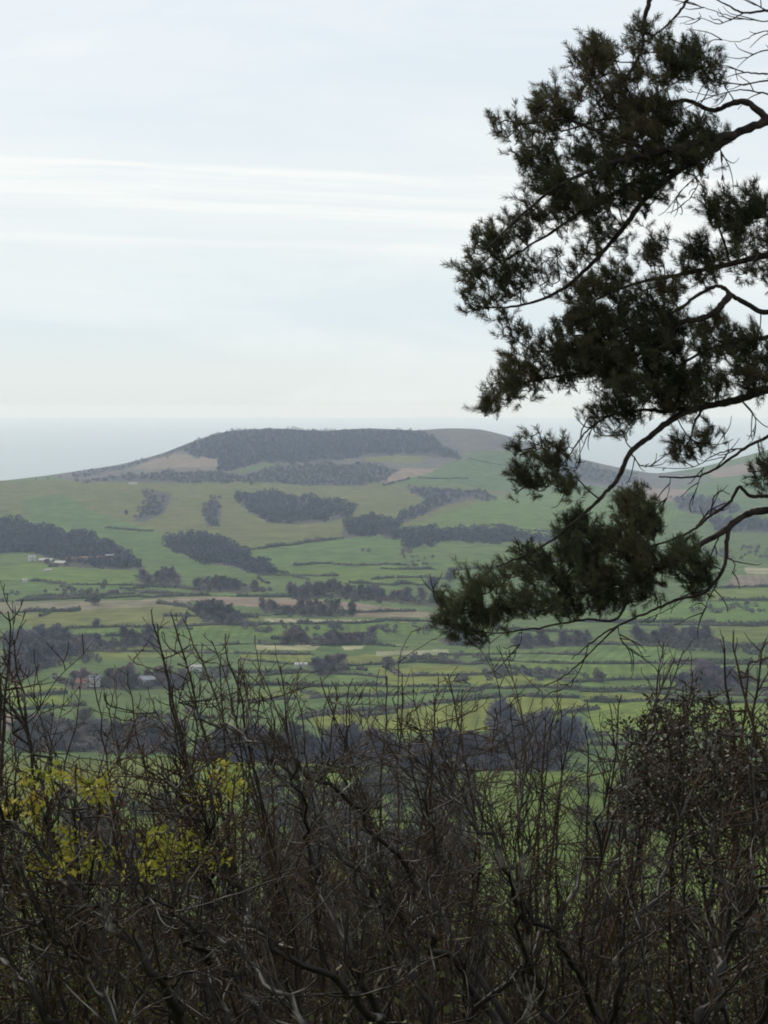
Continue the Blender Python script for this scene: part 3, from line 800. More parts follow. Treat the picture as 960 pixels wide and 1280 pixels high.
# ------------------------------------------------------------------ hedges
HEDGES = [
    ([(300, 691), (360, 682), (430, 673)], 2.6, 'hedge climbing from the slope wood to the rounded copse'),
    ([(362, 707), (420, 706), (480, 705), (522, 707)], 2.2, 'hedge crossing the green slope under the rounded copse'),
    ([(430, 729), (500, 731), (562, 735)], 2.2, 'short hedge left of the big pale bare tree'),
    ([(0, 727), (60, 728), (170, 733), (250, 738)], 2.2, 'hedge along the foot of the farm field'),
    ([(-30, 754), (90, 748), (180, 746), (240, 745), (370, 747)], 2.6, 'long hedge along the top of the brown strips'),
    ([(0, 767), (45, 765), (100, 763)], 2.2, 'short hedge at the top left corner of the tan field'),
    ([(198, 755), (240, 761), (270, 768), (322, 773)], 2.6, 'dark hedge slanting down the right end of the tan field'),
    ([(40, 788), (110, 785), (200, 784), (330, 781), (480, 777), (560, 778)], 2.4, 'long straight hedge along the foot of the tan field'),
    ([(240, 806), (330, 805), (480, 807)], 2.2, 'hedge under the tree row by the pale strip'),
    ([(70, 814), (160, 814), (240, 816), (392, 819)], 2.0, 'hedge crossing below the blue grey wood'),
    ([(300, 824), (392, 831)], 1.8, 'hedge slanting left of the plum coloured clump'),
    ([(425, 833), (520, 827), (600, 830), (660, 839), (722, 853)], 2.2, 'hedge curving down between the yellow green fields'),
    ([(300, 847), (400, 841), (482, 848)], 2.0, 'hedge just below the plum coloured clump'),
    ([(300, 858), (420, 858), (560, 859), (720, 861), (850, 863), (1010, 863)], 2.2, 'longest straight hedge across the light fields'),
    ([(290, 877), (400, 873), (480, 871), (600, 863)], 2.2, 'hedge next below the longest straight hedge'),
    ([(370, 897), (430, 891), (500, 886), (600, 873), (660, 870), (722, 873)], 2.4, 'hedge rising along the top of the wide yellow green field'),
    ([(722, 853), (800, 849), (850, 851), (1010, 851)], 2.0, 'short hedge above the long straight one by the bush'),
    ([(725, 865), (780, 864), (850, 869), (1010, 869)], 2.2, 'hedge with dark shade one strip above the bright field'),
    ([(732, 877), (850, 877), (1010, 877)], 2.4, 'dark hedge along the top of the bright green field'),
    ([(655, 897), (700, 893), (748, 886)], 2.4, 'short hedge wedge left of the bright green field'),
    ([(738, 922), (800, 918), (860, 915), (930, 916)], 2.8, 'thick dark hedge along the foot of the bright green field'),
    ([(740, 932), (810, 930)], 2.2, 'lower hedge below the thick dark one'),
    ([(10, 871), (50, 869), (84, 868)], 2.2, 'short hedge over the small bright field at the left edge'),
    ([(8, 889), (60, 885), (110, 882)], 2.6, 'dark hedge under the small bright field at the left edge'),
    ([(720, 777), (850, 782), (1000, 780)], 2.2, 'hedge passing behind the drooping bough twigs'),
    ([(870, 752), (1000, 750)], 2.2, 'hedge at the right edge below the pale green strip'),
    ([(866, 735), (1000, 734)], 2.4, 'hedge at the right edge below the brown strip'),
    ([(476, 710), (545, 713)], 2.0, 'short hedge under the ragged tree belt'),
    ([(132, 661), (160, 663), (192, 664)], 2.4, 'faint hedge on the green hillside above the farm wood'),
    ([(522, 597), (585, 598)], 2.4, 'short hedge on the high field right of the hill wood'),
    ([(586, 574), (620, 580), (664, 584)], 2.4, 'thin hedge under the heather slope of the hill'),
    ([(480, 606), (512, 598)], 2.4, 'hedge below the pale pink field on the hill'),
    ([(735, 806), (850, 808), (960, 806)], 2.0, 'hedge under the copse below the pine bough'),
    ([(600, 826), (720, 829), (850, 830), (1010, 830)], 2.0, 'hedge behind the lowest drooping bough tips'),
    ([(480, 834), (500, 846), (560, 845), (640, 842)], 1.8, 'thin hedge dividing the yellow green fields'),
    ([(150, 735), (180, 740), (240, 744)], 2.0, 'short hedge joining the clump below the farm'),
    ([(600, 655), (700, 668), (790, 670)], 2.2, 'hedge along the foot of the large hillside field'),
    ([(700, 700), (640, 708), (560, 713)], 2.2, 'hedge on the slope behind the low pine bough'),
]


rx = random.Random(19)
_seen = [h_[0] for h_ in HEDGES]
for _k in range(46):
    y_ = rx.uniform(712, 900)
    x_ = rx.uniform(-40, 960)
    if _k % 2:
        L_ = rx.uniform(60, 190)
        HEDGES.append(([(x_, y_), (x_ + L_ * .5, y_ + rx.uniform(-2, 2)), (x_ + L_, y_ + rx.uniform(-4, 4))], rx.uniform(1.6, 2.6), 'thin dark hedge between narrow fields of the vale'))
    else:
        d_ = rx.uniform(6, 14)
        HEDGES.append(([(x_, y_), (x_ + rx.uniform(-46, 46), y_ + d_)], rx.uniform(1.6, 2.4), 'short hedge running downhill between two field hedges'))


def hedge(line, h, label):
    h *= .92
    pts = []
    for (x0, y0), (x1, y1) in zip(line[:-1], line[1:]):
        n = max(2, int(abs(x1 - x0) / 6))
        for i in range(n):
            t = i / n
            pts.append(hit(x0 + (x1 - x0) * t + rs.uniform(-.5, .5), y0 + (y1 - y0) * t + rs.uniform(-.3, .3) + 3.2 * float(vnoise(np.array([(x0 + (x1 - x0) * t) / 45.]), np.array([y0 * 1.7]), 61)[0])))
    pts.append(hit(*line[-1]))
    pts = np.array(pts)
    # resample evenly on the ground, follow the terrain
    d = np.concatenate([[0], np.cumsum(np.linalg.norm(np.diff(pts[:, :2], axis=0), axis=1))])
    step = .8
    s = np.arange(0, d[-1], step)
    X = np.interp(s, d, pts[:, 0]); Y = np.interp(s, d, pts[:, 1])
    n = len(s)
    T = np.stack([np.gradient(X), np.gradient(Y)], 1); T /= np.linalg.norm(T, axis=1)[:, None] + 1e-9
    Nn = np.stack([-T[:, 1], T[:, 0]], 1)
    hv = h * (.45 + 1.5 * (vnoise(s / 8., s * 0 + rs.rand() * 99, 5) + .5) * (vnoise(s / 37., s * 0 + rs.rand() * 99, 6) + .6))
    gap_ = vnoise(s / 14., s * 0 + rs.rand() * 99, 9) > .30
    hv = np.where(gap_, .12, hv)
    w = 1.0 + .6 * (vnoise(s / 6., s * 0 + 3, 7) + .5)
    Z = ground_z(X, Y)
    # a solid, lumpy body
    prof = [(-1, -.3), (-1.05, .45), (-.55, .92), (.1, 1.0), (.7, .85), (1.05, .4), (1, -.3)]
    k = len(prof)
    ring = []
    for a, bz in prof:
        j = 1 + .25 * rs.normal(size=n)
        ring.append(np.stack([X + Nn[:, 0] * a * w * j, Y + Nn[:, 1] * a * w * j, Z + bz * hv * (.8 if bz > 0 else 1) * (1 + .12 * rs.normal(size=n))], 1))
    V = np.stack(ring, 1).reshape(-1, 3)
    i = np.arange(n - 1)[:, None] * k + np.arange(k - 1)[None, :]
    Q = np.stack([i, i + k, i + k + 1, i + 1], -1).reshape(-1, 4)
    # and leafy sprays over it
    m_ = n * 6
    idx = rs.randint(n, size=m_)
    ang = rs.uniform(0, math.pi, m_)
    P = np.stack([X[idx] + Nn[idx, 0] * np.cos(ang) * w[idx] * 1.1, Y[idx] + Nn[idx, 1] * np.cos(ang) * w[idx] * 1.1, Z[idx] + hv[idx] * (.15 + .85 * np.sin(ang)) * rs.uniform(.7, 1.35, m_)], 1)
    D = rs.normal(size=(m_, 3)); D[:, 2] += .7
    v2, q2 = leaf_quads(P, D / np.linalg.norm(D, axis=1)[:, None], .38, rs)
    o = np_mesh('hedge', np.concatenate([V, v2]), np.concatenate([Q, q2 + len(V)]), M['hedge'])
    tag(o, label, 'hedge', {'thin dark hedge between narrow fields of the vale': 'thin hedges between narrow fields', 'short hedge running downhill between two field hedges': 'short downhill hedges'}.get(label, 'field hedges across the vale'))


for hdg in HEDGES: hedge(*hdg)

# ------------------------------------------------------------------ buildings of the vale
def box(x0, x1, y0, y1, z0, z1):
    return [(x0, y0, z0), (x1, y0, z0), (x1, y1, z0), (x0, y1, z0), (x0, y0, z1), (x1, y0, z1), (x1, y1, z1), (x0, y1, z1)], \
        [(0, 3, 2, 1), (4, 5, 6, 7), (0, 1, 5, 4), (1, 2, 6, 5), (2, 3, 7, 6), (3, 0, 4, 7)]


def building(name, x, y, w, dp, h, roofh, rot, wall, roof, label, cat, chimney=True, windows=True):
    p = hit(x, y)
    root = empty(name, p, label, cat)
    root.rotation_euler = (0, 0, rot)
    hw, hd = w / 2, dp / 2
    V = [(-hw, -hd, -1.5), (hw, -hd, -1.5), (hw, hd, -1.5), (-hw, hd, -1.5), (-hw, -hd, h), (hw, -hd, h), (hw, hd, h), (-hw, hd, h), (-hw, 0, h + roofh), (hw, 0, h + roofh)]
    Fc = [(0, 1, 5, 4), (2, 3, 7, 6), (1, 2, 6, 9, 5), (3, 0, 4, 8, 7), (0, 3, 2, 1)]
    link_mesh('wall', V, Fc, wall, root)
    e = .35; t = .22
    rh = roofh * (hd + e) / hd
    top = h + roofh + t
    el = h - (rh - roofh)
    V = [(-hw - e, -hd - e, el), (hw + e, -hd - e, el), (hw + e, 0, h + roofh + .03), (-hw - e, 0, h + roofh + .03), (hw + e, hd + e, el), (-hw - e, hd + e, el),
         (-hw - e, -hd - e, el + t), (hw + e, -hd - e, el + t), (hw + e, 0, top), (-hw - e, 0, top), (hw + e, hd + e, el + t), (-hw - e, hd + e, el + t)]
    Fc = [(6, 7, 8, 9), (9, 8, 10, 11), (0, 3, 2, 1), (3, 5, 4, 2), (0, 1, 7, 6), (4, 5, 11, 10), (1, 2, 8, 7), (2, 4, 10, 8), (3, 0, 6, 9), (5, 3, 9, 11)]
    rf = link_mesh('roof', V, Fc, roof, root)
    if chimney:
        v, f = box(hw - 1.2, hw - .4, -.4, .4, h + roofh - .5, h + roofh + 1.2)
        link_mesh('chimney', v, f, M['stone'], rf)
    if windows:
        for wx in (-hw * .55, hw * .55):
            v, f = box(wx - .38, wx + .38, -hd - .03, -hd + .1, 1.2, 2.0)
            link_mesh('window', v, f, M['glass'], root)
        v, f = box(-.4, .4, -hd - .03, -hd + .1, -.2, 1.8)
        link_mesh('door', v, f, M['tile'], root)


building('farmhouse', 40, 701, 6.5, 5, 3.4, 2.0, .3, M['white'], M['sheet'], 'bright white farmhouse at the left end of the farm', 'house')
building('barn', 58, 703, 13, 6, 2.2, 1.5, -.25, M['stone'], M['sheet'], 'long barn with pale roof right beside the white farmhouse', 'barn', False, False)
building('barn', 76, 706, 11, 6, 2.0, 1.5, -.5, M['stone'], M['sheet'], 'slanting pale barn at the lower corner of the farm', 'barn', False, False)
building('shed', 59, 714, 9, 3, 1.2, .8, .9, M['white'], M['sheet'], 'narrow white shed alone below the farm', 'shed', False, False)
building('barn', 92, 702, 14, 6, 2.8, 1.6, .05, M['stone'], M['tile'], 'low barn with pinkish tiled roof beside the farm wood', 'barn', False, False)
building('barn', 115, 701, 18, 6, 2.8, 1.6, 0, M['stone'], M['tile'], 'longest tiled barn against the farm wood', 'barn', False, False)
building('cottage', 138, 700, 9, 6, 3.4, 1.9, .1, M['stone'], M['sheet'], 'pale roofed stone cottage at the right end of the farm', 'cottage')
building('shed', 31, 728, 4, 3, 2.0, 1.0, .1, M['white'], M['sheet'], 'tiny white shed in the hedge under the farm field', 'shed', False, False)
building('cottage', 118, 858, 5.5, 5, 4.0, 2.0, .25, M['white'], M['slate'], 'white cottage with slate roof among bare trees', 'cottage')
building('cottage', 103, 859, 6, 4.5, 2.6, 2.0, -.1, M['stone'], M['tile'], 'red tiled cottage just left of the white one', 'cottage')
building('cottage', 184, 855, 9, 5, 2.6, 1.6, .05, M['white'], M['slate'], 'long low white cottage half hidden by twigs', 'cottage')
building('barn', 244, 839, 7, 4, 2.6, 1.0, 0, M['white'], M['sheet'], 'bright white barn behind the tall twigs', 'barn', False, False)
building('barn', 376, 834, 7, 4, 1.8, 1.0, .1, M['white'], M['sheet'], 'small pale barn left of the plum coloured clump', 'barn', False, False)
building('cottage', 608, 945, 6, 5, 3.6, 2.0, .2, M['white'], M['tile'], 'pale cottage with dull red roof in the dark tree belt', 'cottage')
building('shed', 166, 606, 12, 5, 2.2, 1.2, .1, M['white'], M['sheet'], 'white shed high on the shoulder of the hill', 'shed', False, False)

# ------------------------------------------------------------------ the pine at the right
PY = 14.5                       # metres ahead of the camera
PXM = PY / F                    # metres per photo pixel there
pr = random.Random(5)
pn = np.random.RandomState(5)
TRX, TRY = at(1190, 640, PY)[0], PY + .4


def pp(x, y, dy=0.0):
    return at(x, y, PY + dy)


def spline(pts, n=6):
    P = np.array(pts, float)
    out = []
    for i in range(len(P) - 1):
        p0 = P[max(i - 1, 0)]; p1 = P[i]; p2 = P[i + 1]; p3 = P[min(i + 2, len(P) - 1)]
        for k in range(n):
            t = k / n
            out.append(.5 * ((2 * p1) + (-p0 + p2) * t + (2 * p0 - 5 * p1 + 4 * p2 - p3) * t * t + (-p0 + 3 * p1 - 3 * p2 + p3) * t ** 3))
    out.append(P[-1])
    return np.array(out)


tree = empty('pine_tree', (TRX, TRY, float(ground_z(TRX, TRY))), 'dark pine tree reaching in from the right with ragged needle covered boughs', 'tree')
TO = np.array(tree.location)
tk = Tubes()
tz = np.linspace(TO[2] - .3, 158.5, 24)
tx = np.array([[TRX + .10 * math.sin(z * .5), TRY + .08 * math.cos(z * .7), z] for z in tz])
tk.add(tx, np.linspace(.27, .05, 24), 14)
tk.build('trunk', M['pinebark'], tree, TO)


def trunk_at(z):
    return (TRX + .10 * math.sin(z * .5), TRY + .08 * math.cos(z * .7), z)


# boughs: each a list of limbs (photo px, depth offset, radius px) + foliage areas (polygon, tufts, depth spread)
BOUGHS = [
    dict(limbs=[
        ([('T', 150), (1080, 118, .3), (1000, 138, .1), (960, 150, 0), (920, 168, 0), (890, 188, -.05), (850, 212, -.1), (805, 250, -.1), (775, 290, -.05), (735, 335, 0), (695, 366, 0), (645, 383, .05), (605, 384, .05)], 13, 1.6),
        ([(960, 150, 0), (935, 128, .1), (915, 130, .15), (890, 138, .2), (862, 126, .25), (830, 130, .3), (795, 142, .3), (750, 150, .3), (700, 165, .3)], 8, 1.6),
        ([(920, 168, 0), (880, 176, -.15), (820, 190, -.3), (760, 205, -.35), (700, 232, -.4), (650, 270, -.4), (610, 310, -.35)], 8, 1.5),
        ([(850, 212, -.1), (800, 225, .1), (740, 255, .2), (690, 290, .25), (640, 320, .25), (590, 345, .2)], 5, 1.4),
        ([(820, 190, -.3), (760, 170, -.2), (710, 150, -.1), (660, 155, 0), (630, 150, 0)], 4.5, 1.3)],
        areas=[
        ([(735, 62), (752, 40), (768, 48), (790, 66), (850, 55), (880, 80), (870, 105), (840, 112), (850, 150), (880, 150), (895, 175), (880, 205), (850, 228), (810, 262), (780, 285), (745, 300), (700, 275), (660, 262), (648, 232), (665, 205), (690, 195), (712, 150), (715, 112)], 480, .55),
        ([(740, 105), (790, 100), (850, 155), (880, 165), (870, 200), (820, 240), (760, 265), (700, 260), (690, 220), (735, 170)], 170, .45),
        ([(620, 138), (640, 150), (668, 130), (682, 108), (718, 112), (715, 150), (692, 200), (660, 215), (640, 190), (622, 165)], 90, .4),
        ([(648, 235), (700, 275), (745, 300), (770, 300), (735, 335), (695, 362), (655, 372), (610, 392), (588, 396), (571, 374), (578, 340), (600, 290), (620, 255)], 150, .4),
        ([(880, 75), (906, 98), (900, 112), (872, 108)], 16, .3),
        ([(865, 150), (900, 150), (912, 180), (890, 205), (868, 215)], 22, .4)],
        bare=[([(850, 212, -.1), (872, 225, 0), (862, 248, .1), (845, 262, .1)], 2, .6), ([(900, 186, 0), (902, 205, 0), (905, 225, 0)], 1.5, .5), ([(890, 188, 0), (875, 215, .1), (850, 240, .1), (838, 268, .2)], 2, .6),
              ([(960, 92, .3), (930, 90, .3), (905, 82, .3), (880, 88, .3)], 2.2, .7), ([(1000, 100, .3), (960, 100, .3), (925, 105, .3), (890, 98, .3), (850, 96, .3)], 2.6, .7), ([(1000, 70, .3), (960, 62, .3), (930, 72, .3), (900, 70, .3)], 2, .6),
              ([(960, 118, .2), (925, 112, .2), (890, 120, .2), (860, 112, .2)], 2, .6)]),
    dict(limbs=[
        ([('T', 153.7), (1100, -120, .2), (980, -90, .1), (880, -50, 0), (825, -20, 0), (810, 10, 0), (804, 35, 0), (804, 55, 0), (795, 78, -.05), (778, 102, -.1), (745, 130, -.1)], 8, 2),
        ([(880, -50, 0), (860, -5, .1), (850, 15, .1), (832, 33, .1), (815, 46, .1), (795, 62, .1)], 4, 1.4),
        ([('T', 153.2), (1080, -30, .2), (1000, 20, .1), (960, 14, .1), (930, 16, .1), (905, 4, .1), (880, -8, .1)], 5, 1.2)],
        areas=[([(728, 70), (750, 38), (765, 62), (760, 85), (740, 100), (715, 108)], 40, .3), ([(786, 40), (800, 20), (812, 45), (800, 62)], 14, .25), ([(820, 50), (850, 40), (882, 60), (860, 85), (825, 75)], 40, .3),
               ([(870, -60), (930, -70), (1000, -120), (1060, -90), (980, -40), (900, -20)], 120, .4)],
        bare=[([(960, 14, .1), (935, 2, .1), (915, -5, .1)], 1.8, .6), ([(1000, 20, .1), (960, 26, .1), (920, 22, .1), (880, 10, .1), (860, 2, .1)], 1.8, .5), ([(930, 16, .1), (900, 30, .1), (875, 22, .1), (850, 30, .1)], 1.5, .5), ([(980, 40, .1), (950, 40, .1), (925, 52, .1), (900, 50, .1)], 1.6, .5)]),
    dict(limbs=[
        ([('T', 151.4), (1080, 295, .2), (1000, 312, .1), (960, 318, 0), (912, 330, 0), (880, 338, -.05), (840, 345, -.1), (790, 355, -.1), (745, 375, -.1)], 11, 2),
        ([(1000, 312, .1), (985, 360, 0), (960, 390, -.1), (930, 378, -.15), (914, 368, -.15), (898, 357, -.15), (873, 368, -.15), (850, 385, -.15), (815, 400, -.15), (770, 415, -.1), (720, 420, -.1)], 7, 1.8),
        ([(914, 368, -.15), (896, 388, -.2), (878, 398, -.2), (850, 404, -.2), (822, 430, -.15), (780, 450, -.1), (740, 464, 0), (700, 470, 0), (660, 478, 0), (620, 492, 0)], 8, 1.6),
        ([(912, 330, 0), (905, 300, .1), (895, 272, .15), (892, 250, .15)], 4, 1.2),
        ([(770, 415, -.1), (715, 432, 0), (670, 440, .05), (640, 420, .05)], 3.5, 1.2)],
        areas=[
        ([(690, 402), (722, 358), (770, 330), (792, 315), (812, 345), (850, 318), (878, 335), (905, 320), (960, 330), (960, 345), (900, 350), (870, 362), (840, 385), (850, 405), (900, 400), (960, 415), (950, 450), (905, 470), (850, 480), (790, 492), (750, 500), (735, 480), (700, 470), (682, 440)], 420, .55),
        ([(715, 375), (770, 345), (815, 360), (850, 400), (845, 450), (800, 480), (750, 480), (720, 440)], 190, .45),
        ([(884, 250), (896, 244), (902, 285), (890, 295)], 18, .12),
        ([(902, 245), (930, 232), (960, 258), (1010, 270), (1010, 320), (960, 325), (915, 315), (905, 290)], 130, .4),
        ([(815, 318), (826, 296), (836, 312), (830, 340), (818, 345)], 16, .15),
        ([(845, 340), (860, 312), (880, 300), (890, 320), (878, 345)], 24, .2),
        ([(620, 406), (640, 398), (660, 425), (690, 430), (720, 440), (742, 470), (722, 490), (680, 490), (642, 500), (602, 520), (592, 482), (618, 474), (640, 460), (626, 435)], 120, .35)],
        bare=[([(745, 375, -.1), (720, 350, 0), (700, 340, 0)], 1.6, .6)]),
    dict(limbs=[
        ([('T', 150.2), (1080, 455, .2), (1000, 474, .1), (960, 487, 0), (925, 499, 0), (880, 508, -.05), (845, 521, -.1), (812, 547, -.15), (788, 566, -.2), (771, 600, -.25), (758, 614, -.25), (742, 632, -.25), (718, 652, -.25), (690, 675, -.25), (652, 696, -.25), (620, 708, -.25)], 11, 1.4),
        ([('T', 150.6), (1080, 410, .2), (1000, 414, .1), (960, 421, 0), (920, 427, 0), (880, 440, .05), (840, 462, .1), (800, 480, .15)], 8, 1.6),
        ([(880, 508, -.05), (835, 514, .1), (800, 513, .15), (760, 520, .2), (735, 522, .2)], 5, 1.3),
        ([(760, 520, .2), (742, 532, .2), (728, 545, .2), (712, 568, .2), (696, 590, .2), (680, 612, .2)], 2.6, 1),
        ([(880, 508, 0), (868, 528, 0), (862, 548, 0), (850, 566, 0)], 3.5, 1.2),
        ([('T', 149.6), (1080, 520, .2), (1000, 526, .1), (960, 545, 0), (931, 560, 0), (892, 588, -.05), (862, 597, -.05), (824, 596, -.05)], 5.5, 1.4)],
        areas=[
        ([(960, 440), (960, 480), (900, 500), (850, 510), (800, 506), (770, 512), (760, 495), (850, 478), (905, 470)], 170, .5),
        ([(652, 560), (664, 532), (690, 550), (716, 568), (716, 600), (700, 630), (672, 632), (652, 622), (632, 602), (636, 586)], 62, .25),
        ([(738, 522), (760, 502), (802, 518), (776, 546), (752, 536)], 26, .25),
        ([(835, 566), (850, 530), (882, 525), (888, 552), (866, 578)], 30, .2),
        ([(940, 575), (1000, 570), (1010, 610), (950, 610)], 30, .3),
        ([(1000, 380), (1060, 360), (1120, 420), (1080, 480), (1000, 470)], 120, .5)],
        bare=[([(745, 525, .2), (728, 560, .2), (712, 600, .2)], 1.6, .5), ([(735, 522, .2), (725, 545, .2), (722, 580, .2), (700, 620, .2)], 1.5, .5), ([(892, 588, 0), (905, 572, 0), (880, 576, 0), (850, 568, 0)], 1.5, .5), ([(931, 560, 0), (900, 566, .1), (860, 585, .1), (800, 582, .1)], 1.8, .5),
              ([(845, 521, -.1), (860, 545, 0), (890, 560, 0), (908, 535, 0)], 1.6, .5), ([(788, 566, -.2), (800, 582, -.1), (815, 583, -.1)], 1.8, .6), ([(880, 585, -.05), (870, 610, 0), (862, 630, 0)], 1.2, .4), ([(838, 598, 0), (834, 620, 0), (830, 628, 0)], 1, .4), ([(925, 499, 0), (945, 525, 0), (935, 550, 0)], 2, .6)]),
    dict(mat='needle_brown', limbs=[
        ([('T', 148.9), (1090, 605, .2), (1010, 630, .1), (960, 638, 0), (933, 643, 0), (902, 665, -.05), (870, 684, -.05), (842, 702, -.05), (800, 720, -.05), (745, 738, 0), (685, 750, 0), (625, 758, .05), (575, 768, .05)], 10.5, 1.4),
        ([(1010, 625, .1), (960, 620, .05), (937, 620, .05), (924, 609, .05), (911, 629, .05), (888, 644, .05), (870, 660, .1), (840, 675, .1), (800, 685, .15), (750, 690, .15), (700, 700, .15), (650, 715, .15)], 4.5, 1.2),
        ([(912, 658, 0), (908, 680, -.1), (908, 697, -.1), (902, 715, -.15), (879, 741, -.2), (843, 751, -.2), (808, 766, -.2), (772, 783, -.2), (746, 808, -.2), (710, 842, -.2), (680, 858, -.2)], 5, 1.0),
        ([(790, 728, -.05), (772, 772, -.1), (728, 774, -.1), (665, 786, -.1), (625, 791, -.1), (598, 789, -.1)], 3.2, 1.2),
        ([(772, 783, -.2), (757, 790, -.15), (735, 806, -.15), (715, 824, -.15)], 2.6, .9),
        ([(800, 720, -.05), (798, 690, .1), (795, 660, .1), (798, 635, .1)], 3.5, 1.2)],
        areas=[
        ([(546, 758), (560, 735), (577, 715), (608, 706), (625, 732), (650, 700), (655, 750), (640, 782), (592, 802), (566, 796), (546, 776)], 120, .35),
        ([(650, 695), (682, 672), (712, 660), (722, 640), (745, 660), (772, 662), (785, 660), (820, 662), (850, 668), (870, 690), (888, 702), (876, 728), (840, 738), (800, 752), (756, 764), (700, 770), (655, 760)], 330, .45),
        ([(680, 690), (760, 668), (850, 680), (868, 700), (830, 730), (760, 745), (690, 750)], 90, .4),
        ([(772, 662), (776, 640), (786, 622), (802, 618), (818, 632), (822, 662)], 70, .3),
        ([(716, 660), (718, 640), (728, 636), (732, 660)], 10, .12),
        ([(860, 690), (900, 705), (880, 735), (845, 742)], 24, .3)],
        bare=[([(897, 728, -.15), (885, 752, -.1), (874, 774, -.1)], 1.5, .4), ([(908, 697, -.1), (918, 704, 0), (914, 718, 0)], 1.8, .6), ([(902, 665, 0), (890, 690, .1), (875, 720, .1), (850, 745, .1)], 2, .6), ([(888, 644, .05), (893, 622, .1), (902, 614, .1), (912, 618, .1)], 2.2, .8),
              ([(870, 660, .1), (886, 640, .15), (900, 632, .15), (915, 628, .1)], 2.5, 1), ([(560, 770, .05), (548, 755, .1), (542, 735, .1), (548, 722, .1)], 1.4, .4), ([(598, 789, -.1), (570, 786, -.1), (552, 775, -.1)], 1.4, .5), ([(879, 741, -.2), (862, 742, -.1), (840, 760, -.1), (800, 778, -.1)], 1.8, .5), ([(772, 783, -.2), (776, 800, -.1), (790, 812, -.1)], 1.2, .4),
              ([(735, 806, -.15), (724, 838, -.15), (708, 858, -.15), (690, 868, -.15)], 1.5, .4), ([(652, 786, -.1), (650, 805, 0), (640, 818, 0)], 1, .3)]),
]


